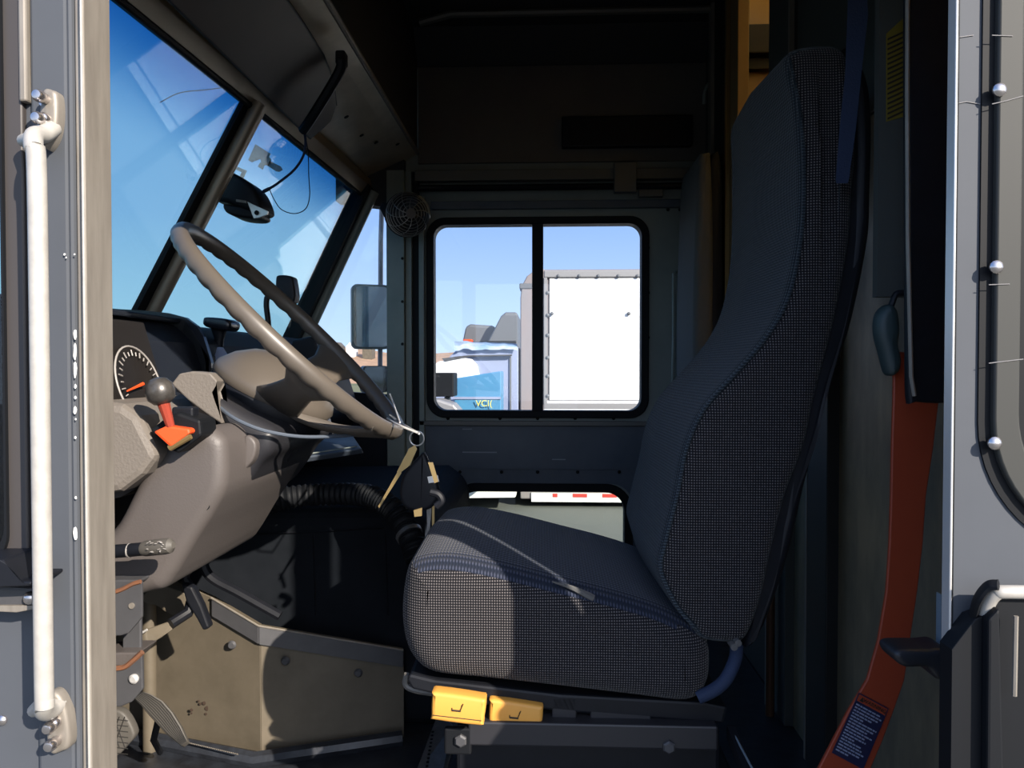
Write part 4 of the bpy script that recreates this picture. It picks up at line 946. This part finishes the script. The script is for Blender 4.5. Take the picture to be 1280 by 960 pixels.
def off(p, z, y=-.008): return V((p.x, p.y+y, p.z+z))
bm = B(); prism(bm, [off(f1, 0), off(f1, -.035), off(e1, -.035), off(e1, 0)], (0, .008, 0)); finish('flange', bm, 'bracket', tb, smooth=0, bevel=.002)
bm = B(); prism(bm, [off(f1, 0), off(f1, -.035), off(Tm, -.035), off(Tm, 0)], (0, .008, 0)); finish('flange', bm, 'bracket', tb, smooth=0, bevel=.002)
bm = B(); tube(bm, [off(Tm, .002), off(f1, .002), off(e1, .002)], .002, 6); finish('bright_edge', bm, 'alu', tb)
for q, Y in (((290, 806), 1.508), ((357, 826), 1.505), ((448, 841), 1.565)):
    bm = B(); lathe(bm, P(*q, Y), (0, -1, 0), [(.009, 0), (.009, .001), (.006, .005), (0, .005)], 14); finish('screw', bm, 'bracket', tb)
bm = B(); q = [(240, 880), (250, 876), (262, 884), (258, 892), (246, 890)]
for i in range(9):
    c = P(238+random.random()*26, 873+random.random()*20, 1.535); lathe(bm, c, (0, -1, 0), [(random.uniform(.002, .006), 0), (0, .0006)], 7)
finish('stain', bm, 'visor', tb)
# rubber edging on floor along tub
bm = B(); tube(bm, [V((-.95, 1.58, .012)), V((f1.x, f1.y-.03, .012)), V((e1.x, e1.y-.03, .012))], .016, 8); tag(finish('floor_edging', bm, 'floorm'), 'black rubber edging along the foot of the metal kick panel', 'edging')
bm = B(); a0 = PZ(232, 934, .02); a1 = PZ(300, 950, .02); n_ = 30
for i in range(n_):
    q = a0.lerp(a1, i/n_); tube(bm, [q+V((0, 0, .010)), q+V((.0, -.006, .014))], .0012, 4)
struct(finish('floor_tread_strip', bm, 'alu'))

# pedals
ap_ = thing('accelerator_pedal', P(200, 900, 1.25), 'curved ribbed accelerator pedal on floor below the bracket', 'pedal')
rowp = [((166, 872), (179, 864)), ((176, 882), (190, 868)), ((186, 894), (203, 876)), ((197, 906), (215, 890)), ((208, 918), (226, 908)), ((226, 932), (234, 926))]
bm = B(); A = []
for (l, r) in rowp: A.append([bm.verts.new(P(*l, 1.27)), bm.verts.new(P(*r, 1.27)), bm.verts.new(P(*r, 1.27)+V((.0, .012, -.01))), bm.verts.new(P(*l, 1.27)+V((0, .012, -.01)))])
for a, b in zip(A, A[1:]):
    for k_ in range(4): bm.faces.new((a[k_], a[(k_+1) % 4], b[(k_+1) % 4], b[k_]))
bm.faces.new(A[0][::-1]); bm.faces.new(A[-1]); finish('pad', bm, 'pedal', ap_, smooth=50, bevel=.002)
bm = B()
for j in range(1, 9):
    t = j/9; tube(bm, [P(l[0]+(r[0]-l[0])*t, l[1]+(r[1]-l[1])*t, 1.269) for l, r in rowp], .0007, 4)
finish('rib', bm, 'groove', ap_)
bm = B(); tube(bm, [P(198, 900, 1.29), P(192, 925, 1.36), P(200, 940, 1.45)], .006, 8); finish('pedal_arm', bm, 'black', ap_)
bp_ = thing('brake_pedal', P(150, 930, 1.15), 'round brake pedal pad with crosshatched tread beside the doorway channel', 'pedal')
bpx = [(120, 890), (146, 888), (158, 897), (167, 915), (166, 924), (157, 934), (145, 946), (120, 950)]
bm = B(); pillow(bm, [P(x, y, 1.20) for x, y in bpx], 1.20, 1.218, .004, 3, 60, smooth=3); finish('pad', bm, 'pedal', bp_)
bm = B()
for i in range(9):
    x = 128+i*7
    for dx in (14, -14):
        y0, y1 = 893, 942
        xa, xb2 = x-dx*.5, x+dx*.5
        if 122 < xa < 160 and 122 < xb2 < 160: tube(bm, [P(xa, y0+3, 1.1995), P(xb2, y1-8, 1.1995)], .0008, 4)
for y in range(897, 940, 7): tube(bm, [P(124, y, 1.1995), P(160, y+4, 1.1995)], .0007, 4)
finish('tread_groove', bm, 'groove', bp_)
bm = B(); tube(bm, [P(140, 915, 1.225), P(130, 860, 1.33), P(140, 780, 1.42)], .008, 8); finish('pedal_arm', bm, 'bracket', bp_)

# grey U brackets by the door channel, and the link behind
ub = thing('column_bracket', P(160, 860, 1.05), 'grey steel bracket with rusty rims and a bolt just inside the doorway', 'bracket')
def shape(pix, Y, dY, m, name, bev=.002, par=None):
    bm = B(); pprism(bm, pix, Y, dY); return finish(name, bm, m, par or ub, smooth=0, bevel=bev)
shape([(112, 740), (150, 740), (174, 727), (177, 728), (177, 772), (160, 792), (150, 795), (112, 795)], 1.00, .006, 'bracket', 'upper_face')
shape([(112, 726), (150, 725), (176, 725), (174, 729), (148, 741), (112, 742)], 1.006, .05, 'bracket', 'upper_rim')
bm = B(); tube(bm, catmull([P(140, 741, 1.0), P(152, 737, 1.0), P(166, 730, 1.0), P(176, 727, 1.0)], 5), .0030, 6); finish('rust_edge', bm, 'rust', ub)
bm = B(); tube(bm, catmull([P(140, 836, 1.0), P(155, 834, 1.0), P(166, 826, 1.0), P(178, 815, 1.0)], 5), .0036, 6); finish('rust_edge', bm, 'rust', ub)
shape([(112, 836), (152, 834), (164, 829), (177, 817), (178, 862), (164, 878), (150, 884), (112, 884)], 1.00, .006, 'bracket', 'lower_face')
shape([(153, 785), (176, 768), (176, 815), (153, 816)], 1.03, .006, 'bracket', 'web')
shape([(112, 818), (150, 816), (174, 816), (160, 832), (112, 834)], 1.01, .05, 'taupe', 'lower_rim')
bm = B(); lathe(bm, P(168, 848, 1.0), (0, -1, 0), [(.0065, 0), (.0065, .003), (.004, .005), (0, .005)], 16); finish('bolt', bm, 'alu_bright', ub)
bm = B(); lathe(bm, P(165, 757, 1.0), (0, -1, 0), [(.004, 0), (.004, .002), (0, .002)], 12); finish('stud', bm, 'alu', ub)
lk = thing('linkage_rod', P(215, 790, 1.35), 'tan flat link arm with a black plastic lever below the column', 'linkage')
bm = B(); prism(bm, [P(172, 798, 1.30), P(181, 788, 1.30), P(215, 776, 1.35), (P(222, 782, 1.35)), P(200, 798, 1.32), P(184, 808, 1.30), P(174, 808, 1.30)], (0, .012, 0)); finish('arm', bm, 'tub', lk, smooth=0, bevel=.003)
bm = B(); tube(bm, [P(172, 794, 1.29), P(184, 787, 1.29)], .0022, 6); tube(bm, [P(176, 811, 1.29), P(190, 804, 1.29)], .0018, 6); finish('weld', bm, 'alu_bright', lk)
bm = B(); tube(bm, [P(213, 780, 1.34), P(235, 766, 1.37), P(240, 750, 1.38)], .010, 10); finish('pivot', bm, 'black', lk)
bm = B(); pprism(bm, [(226, 730), (240, 734), (252, 758), (262, 785), (254, 789), (246, 775), (232, 752)], 1.36, .02); finish('lever', bm, 'black', lk, smooth=0, bevel=.004)
bm = B(); pprism(bm, [(170, 750), (196, 728), (232, 742), (238, 762), (222, 776), (196, 758)], 1.45, .02)
tag(finish('mounting_plate', bm, 'tub', smooth=0, bevel=.003), 'tan folded metal plate under the column behind the link arm', 'plate')
bm = B(); tube(bm, [V((P(186, 760, 1.52).x, 1.52, 0)), P(186, 745, 1.52)], .014, 14)
tag(finish('column_tube', bm, 'tub'), 'upright beige tube behind the rusty bracket at the kick panel', 'pipe')

# ================================================================ OVERHEAD ITEMS
vz = thing('sun_visor', V((-.57, 1.5, CZ+.62)), 'large smoked brown sun visor folded up over the windscreen header', 'visor')
bm = B(); A0 = V((-.600, 0, CZ+.588)); A1 = V((-.478, 0, CZ+.680)); dirv = (A1-A0)
def vp(y, t): return V((A0.x+dirv.x*t, y, A0.z+dirv.z*t))
out = [vp(.95, 0), vp(1.94, 0)]
out += [vp(1.94, .2), vp(1.93, .45), vp(1.88, .68), vp(1.78, .86), vp(1.65, .97), vp(1.5, 1), vp(.95, 1)]
nv = V((dirv.z, 0, -dirv.x)).normalized()
prism(bm, out, nv*.006); finish('visor_blade', bm, 'visor', vz, smooth=0, bevel=.0015)
bm = B(); tube(bm, [p+nv*.003 for p in (vp(.95, 1), vp(1.5, 1), vp(1.65, .97), vp(1.78, .86), vp(1.88, .68))], .0035, 6); tube(bm, [vp(.95, 0)+nv*.003, vp(1.94, 0)+nv*.003], .0035, 6); finish('blade_rim', bm, 'black', vz)
bm = B(); tube(bm, catmull([P(427, 74, 1.69), P(425, 88, 1.70), P(408, 118, 1.72), P(388, 150, 1.75), P(379, 163, 1.78)], 4), .0115, 8); finish('visor_arm', bm, 'black', vz)
bm = B(); box(bm, P(427, 74, 1.70), (.022, .03, .03)); finish('arm_pivot', bm, 'black', vz, smooth=0, bevel=.004)
bm = B(); tube(bm, [P(354, 46, 1.62)+V((0, 0, 0)), P(356, 47, 1.66)], .007, 8); finish('blade_clip', bm, 'black', vz)
cm = thing('dash_camera', P(300, 245, 1.86), 'black camera hanging from the centre windscreen pillar with a square lens', 'camera')
bm = B(); pillow(bm, [P(x, y, 1.82) for x, y in ((285, 217), (300, 221), (318, 232), (328, 245), (334, 264), (322, 268), (296, 258), (272, 252), (276, 236))], 1.78, 1.88, .012, 4, 70, smooth=3); finish('body', bm, 'black', cm)
bm = B(); pillow(bm, [P(x, y, 1.80) for x, y in ((281, 256), (296, 258), (318, 262), (326, 268), (321, 273), (300, 272), (284, 266))], 1.79, 1.87, .006, 3, 50, smooth=3); finish('lower_body', bm, 'black', cm)
bm = B(); pprism(bm, [(309, 252), (335, 264), (334, 268), (324, 272), (317, 273), (312, 258)], 1.775, .006); fl = finish('face', bm, 'alu_bright', cm, smooth=0, bevel=.001)
bm = B(); lathe(bm, P(321, 266, 1.774), (0, -1, 0), [(.0055, 0), (.0055, .002), (0, .001)], 16); finish('lens', bm, 'rubber', fl)
bm = B(); pprism(bm, [(295, 249), (308, 251), (308, 254), (295, 252)], 1.776, .003); finish('silver_strip', bm, 'alu', cm, smooth=0)
bm = B(); pprism(bm, [(286, 204), (308, 213), (303, 224), (299, 222), (302, 215), (286, 208)], 1.86, .004); pprism(bm, [(280, 214), (292, 217), (300, 226), (286, 230), (279, 224)], 1.85, .01); finish('mount_bracket', bm, 'steel', cm, smooth=0)
mk = thing('mirror_mount', P(333, 198, 1.95), 'bare galvanised mirror mount stuck on the windscreen above the camera', 'mount')
bm = B(); pprism(bm, [(319, 180), (338, 192), (336, 196), (330, 194), (326, 199), (318, 197), (315, 203), (310, 200)], 1.93, .004); pprism(bm, [(325, 203), (331, 204), (328, 212), (322, 208)], 1.93, .004); finish('base_plate', bm, 'steel', mk, smooth=0, bevel=.001)
bm = B(); lathe(bm, P(332, 200, 1.926), (0, -1, 0), [(.012, -.006), (.012, .003), (.004, .004), (0, .004)], 18); finish('pivot', bm, 'steel', mk)
bm = B(); pprism(bm, [(334, 203), (337, 201), (351, 208), (353, 212), (349, 214.5), (345, 214), (334, 207)], 1.93, .003); finish('arm', bm, 'steel', mk, smooth=0)
bm = B(); tube(bm, catmull([P(380, 162, 1.87), P(382, 178, 1.87), P(379, 195, 1.87), P(368, 212, 1.86), P(350, 227, 1.85), P(338, 235, 1.84), P(326, 241, 1.83)], 6), [.0032]*31+[.0045]*4+[.003]*2, 8)
tag(finish('camera_cable', bm, 'belt'), 'thick dark blue cable running from visor arm to the black camera', 'cable')
bm = B(); tube(bm, catmull([P(380, 160, 1.88), P(385, 190, 1.88), P(386, 220, 1.87), P(387, 245, 1.86), P(382, 261, 1.86), P(368, 267, 1.86), P(352, 262, 1.85), P(343, 250, 1.85), P(337, 237, 1.84)], 6), .0012, 6)
tag(finish('thin_wire', bm, 'rubber'), 'thin black wire looping below the thick camera cable', 'cable')
bm = B(); tube(bm, catmull([P(200, 128, 1.5), P(225, 116, 1.5), P(260, 112, 1.55), P(296, 107, 1.62)], 6), .0010, 6)
tag(finish('stray_wire', bm, 'rubber'), 'single thin wire sagging across the upper left windscreen', 'cable')
# fan
fc = P(510, 268, 2.42); fa = V((.35, -.9, -.12)).normalized()
fn = thing('cab_fan', fc+V((0, .1, .1)), 'small black wire-caged fan in the upper front corner above the post', 'fan')
bm = B(); u_ = fa.cross(V((0, 0, 1))).normalized(); v_ = u_.cross(fa)
for i in range(1, 10):
    r = .070*math.sin(i/9*math.pi/2); h = .045*math.cos(i/9*math.pi/2)
    tube(bm, [fc+fa*h+(u_*math.cos(a)+v_*math.sin(a))*r for a in [j*math.pi/16 for j in range(32)]], .0011, 5, closed=True)
for j in range(10):
    a = j*math.pi/5; tube(bm, [fc+fa*(.045*math.cos(s))+(u_*math.cos(a+s*.5)+v_*math.sin(a+s*.5))*.070*math.sin(s) for s in [k_*.2 for k_ in range(1, 9)]], .0013, 5)
finish('cage', bm, 'steel', fn)
bm = B(); lathe(bm, fc+fa*.044, fa, [(.016, 0), (.016, .004), (0, .005)], 20); finish('cage_cap', bm, 'taupe', fn)
bm = B(); lathe(bm, fc-fa*.02, -fa, [(.072, 0), (.070, .01), (.04, .04), (0, .05)], 24); finish('motor_housing', bm, 'black', fn)
bm = B()
for j in range(4):
    a = j*math.pi/2+.3; d = u_*math.cos(a)+v_*math.sin(a); e2 = u_*-math.sin(a)+v_*math.cos(a)
    prism(bm, [fc+d*.012-e2*.012, fc+d*.055-e2*.02-fa*.008, fc+d*.06+e2*.015+fa*.008, fc+d*.014+e2*.012+fa*.006], fa*.002)
finish('fan_blade', bm, 'taupe_dark', fn, smooth=0)
bm = B(); pprism(bm, [(478, 252), (498, 256), (500, 286), (488, 286), (474, 260)], 2.5, .06); finish('bracket', bm, 'black', fn, smooth=0, bevel=.004)

# ================================================================ OUTSIDE: far mirror
ym = 2.95
em = thing('door_mirror', P(476, 480, ym), 'rectangular outside mirror on a vertical tube beyond the passenger post', 'mirror')
bm = B(); tube(bm, [P(478, 235, ym+.03), P(476, 300, ym+.03), P(475, 500, ym+.03)], .0095, 10); tube(bm, [P(475, 500, ym+.03), P(490, 520, 2.69)], .009, 10); finish('arm', bm, 'truck_trim', em)
def mir(cx, cy, hw_, hh, nx, nm3, z_=0):
    c = P(cx, cy, ym); n = V((nx, -1, 0)).normalized(); u = V((0, 0, 1)).cross(n).normalized()
    R3 = Matrix((u, n, V((0, 0, 1)))).transposed()
    bm = B(); tmp = B(); lp = rrect(-hw_, hw_, -hh, hh, min(hw_, hh)*.3, 5)
    prism(bm, [c+R3 @ V((x, 0, z)) for x, z in lp], n*-.03); h = finish('mirror_housing', bm, 'post', em, smooth=0, bevel=.004)
    bm = B(); prism(bm, [c+n*.001+R3 @ V((x*.90, 0, z*.93)) for x, z in lp], n*.002); finish('mirror_glass', bm, 'mirror', h, smooth=0); tmp.free()
mir(464, 396, .075, .125, .4, 'mirror')
mir(470, 474, .055, .052, .75, 'small')

# ================================================================ OUTSIDE: parked vehicles
YT = 8.3
xt = lambda px, Y=YT: P(px, 460, Y).x
zt_ = lambda py, Y=YT, px=720: P(px, py, Y).z
tk = thing('box_truck', V((xt(860), YT+1.1, ZG)), 'white-sided step van parked beyond the sliding window with riveted trim', 'truck')
z0, z1 = zt_(624), zt_(336)
x0, x1 = xt(662), xt(662)+4.6
bm = B(); box2(bm, (x0+.05, YT+.02, z0), (x1, YT+2.2, z1)); finish('body', bm, 'truck_cap', tk, smooth=0, bevel=.04, seg=4)
bm = B(); box2(bm, (xt(687), YT, zt_(500)), (x1-.1, YT+.03, zt_(348))); finish('side_panel', bm, 'white_paint', tk, smooth=0)
bm = B(); box2(bm, (xt(680), YT-.02, zt_(347)), (x1, YT+.02, zt_(338))); finish('roof_rail', bm, 'truck_trim', tk, smooth=0, bevel=.01)
bm = B(); box2(bm, (xt(680), YT-.02, zt_(505)), (xt(684), YT+.02, zt_(347))); finish('corner_trim', bm, 'truck_trim', tk, smooth=0)
bm = B(); box2(bm, (xt(680), YT-.012, zt_(613)), (x1, YT+.02, zt_(501))); finish('lower_skirt', bm, 'white_paint', tk, smooth=0, bevel=.006)
bm = B(); box2(bm, (xt(680), YT-.018, zt_(511)), (x1, YT-.008, zt_(504))); finish('skirt_rail', bm, 'truck_trim', tk, smooth=0, bevel=.004)
bm = B()
for px, py in [(698, 345), (724, 345), (748, 345), (773, 345), (797, 345)]+[(684.5, y) for y in (366, 394, 419, 447, 470, 495)]+[(690, 392), (786, 392)]:
    bm = B(); bolt(bm, P(px, py, YT-.02), (0, -1, 0), .02, .015); finish('rivet', bm, 'truck_grey', tk)
bm = B(); R0 = (x0-.02, YT+.35)
pts = [(x0-.10, z0), (x0-.10, zt_(372)), (x0-.085, zt_(357)), (x0-.03, zt_(345)), (x0+.06, zt_(337)), (x0+.16, zt_(336)), (x0+.16, z0)]
prism(bm, [V((x, YT-.01, z)) for x, z in pts], (0, 2.1, 0)); finish('rounded_front', bm, 'truck_cap', tk, smooth=0, bevel=.05, seg=5)
bm = B(); box2(bm, (x0-.11, YT-.02, zt_(361)), (x0+.08, YT+.3, zt_(354))); finish('marker_light', bm, 'truck_grey', tk, smooth=0, bevel=.01)
bm = B(); box2(bm, (x0+.02, YT-.03, zt_(627)), (x1, YT+.0, zt_(616))); sk = finish('reflector_strip', bm, 'white_paint', tk, smooth=0)
for a_, b_2 in ((691, 697), (716, 734), (753, 771), (790, 808)):
    bm = B(); box2(bm, (xt(a_), YT-.034, zt_(621)), (xt(b_2), YT-.029, zt_(616.5))); finish('red_block', bm, 'red_tape', sk, smooth=0)
for wx in (x0+.75, x1-1.0):
    for wy_ in (YT+.15, YT+1.85):
        bm = B(); lathe(bm, V((wx, wy_, ZG+.38)), (0, 1, 0), [(.2, -.02), (.22, 0), (.36, 0), (.38, .03), (.38, .2), (.36, .22), (0, .22)], 28); finish('wheel', bm, 'rubber', tk)
# grey step vans further back
Y2 = 11.6
gt = thing('grey_truck', V((xt(610, Y2), Y2+1, ZG)), 'grey truck roofs with slanted front showing above the blue tarp', 'truck')
def pp2(pix, Y, dY, m, name, par, bev=.02):
    bm = B(); pprism(bm, pix, Y, dY); return finish(name, bm, m, par, smooth=0, bevel=bev)
pp2([(607, 432), (626, 395), (632, 390), (647, 390), (647, 560), (607, 560)], Y2, 1.8, 'truck_grey', 'roof_box', gt, .04)
pp2([(577, 432), (582, 408), (588, 405), (618, 407), (618, 560), (577, 560)], Y2+.3, 1.5, 'truck_grey', 'cab', gt, .04)
pp2([(600, 426), (645, 426), (645, 429), (600, 429)], Y2-.05, .05, 'rubber', 'roof_line', gt, .005)
pp2([(579, 424), (590, 424), (590, 430), (578, 430)], Y2-.0, .2, 'red_orange', 'marker', gt, .01)
bm = B(); lathe(bm, V((P(600, 500, Y2).x, Y2-.05, ZG+.42)), (0, 1, 0), [(.2, 0), (.40, 0), (.42, .03), (.42, .25), (0, .25)], 28); finish('wheel', bm, 'rubber', gt)
bm = B(); lathe(bm, V((P(635, 500, Y2).x, Y2-.05, ZG+.42)), (0, 1, 0), [(.2, 0), (.40, 0), (.42, .03), (.42, .25), (0, .25)], 28); finish('wheel', bm, 'rubber', gt)
Y3 = 8.3
pk = thing('parked_van', V((P(600, 500, Y3).x, Y3+.8, ZG)), 'blue-grey van with a white front fender parked left of the white step van', 'van')
pp2([(548, 466), (552, 456), (570, 438), (576, 434), (648, 434), (648, 612), (520, 612), (520, 480)], Y3, 1.7, 'pickup', 'body', pk, .05)
pp2([(520, 470), (548, 452), (575, 446), (590, 449), (596, 456), (599, 468), (599, 480), (520, 480)], Y3-.06, .2, 'white_paint', 'front_fender', pk, .04)
pp2([(552, 448), (575, 445), (586, 444), (640, 443), (640, 445), (586, 446), (556, 452)], Y3-.07, .05, 'bracket', 'seam', pk, .004)
pp2([(637, 446), (639, 446), (639, 515), (637, 515)], Y3-.02, .02, 'truck_grey', 'door_seam', pk, .0)
pp2([(500, 606), (645, 606), (645, 622), (500, 624)], Y3-.3, 1.6, 'white_paint', 'sill', pk, .02)
bm = B(); tube(bm, [P(x, y, Y3-.1) for x, y in ((546, 466), (545, 470))], .05, 8); finish('headlamp', bm, 'alu_bright', pk)
for px in (560,):
    bm = B(); lathe(bm, V((P(px, 500, Y3).x, Y3-.08, ZG+.36)), (0, 1, 0), [(.18, 0), (.34, 0), (.36, .03), (.36, .22), (0, .22)], 28); finish('wheel', bm, 'rubber', pk)
bm = B(); n = 14; A = []
rt = random.Random(2)
for i in range(n+1):
    x = 568+i*5.6; zz = rt.uniform(-1.5, 1.5)
    A.append([bm.verts.new(P(x, y+zz*(1 if j else .5), Y)) for j, (y, Y) in enumerate(((426+i*.25, Y3+.9), (427+i*.3, Y3+.1), (431+i*.2, Y3-.05), (437, Y3-.06)))])
for a, b in zip(A, A[1:]):
    for j in range(3): bm.faces.new((a[j], b[j], b[j+1], a[j+1]))
bmesh.ops.solidify(bm, geom=bm.faces[:], thickness=.02)
tag(finish('tarp', bm, 'tarp'), 'crumpled blue and white tarp spread over the blue-grey van roof', 'tarp')
bn = thing('blue_cabinet', V((P(600, 500, 7.4).x, 7.5, ZG)), 'sky blue cabinet with yellow lettering standing before the blue-grey van', 'cabinet')
pp2([(568, 473), (625, 464), (626, 466), (626, 600), (568, 600)], 7.4, .5, 'bin', 'body', bn, .01)
pp2([(568, 496), (626, 496), (626, 499), (568, 499)], 7.39, .01, 'pickup', 'band', bn, 0)
text('lettering', 'VCI(', .085, P(605, 504.5, 7.37), (math.pi/2, 0, 0), 'yellow_ink', bn, ext=.002)
bx = tag(pp2([(520, 466), (567, 466), (567, 496), (520, 496)], 6.9, .3, 'rubber', 'utility_box', None, .01), 'dark grey square box at the lower left corner of the sliding window view', 'box')
shx = pp2([(555, 496), (562, 496), (562, 600), (555, 600)], 6.95, .1, 'truck_grey', 'box_post', bx, .01)
gp = thing('grey_pallet', V((P(560, 520, 6.6).x, 6.7, ZG)), 'pale grey machinery cover standing beneath the dark square box', 'cover')
pp2([(500, 500), (548, 499), (566, 505), (575, 515), (580, 600), (500, 600)], 6.6, .3, 'truck_trim', 'cover', gp, .02)
# small buildings on the hill line
for i, (px, pw, hh, m_) in enumerate(((461, 6, .9, 'tub'), (440, 5, .6, 'white_paint'), (424, 5, .7, 'tub'))):
    q = P(px, 435, 96); bm = B(); box2(bm, (q.x-pw*.05*2, 95, q.z-3.0), (q.x+pw*.05*2, 97, q.z-.0+hh*.3)); prism(bm, [V((q.x-pw*.1, 95, q.z+hh*.3)), V((q.x, 95, q.z+hh*.3+.5)), V((q.x+pw*.1, 95, q.z+hh*.3))], (0, 2, 0))
    tag(finish('hut', bm, m_, smooth=0), ['tan hut on the distant hill just beside the mirror tube', 'small pale hut in the middle of the distant hill huts', 'tan hut on the distant hill farthest from the mirror'][i], 'hut', 'huts on the distant hill')
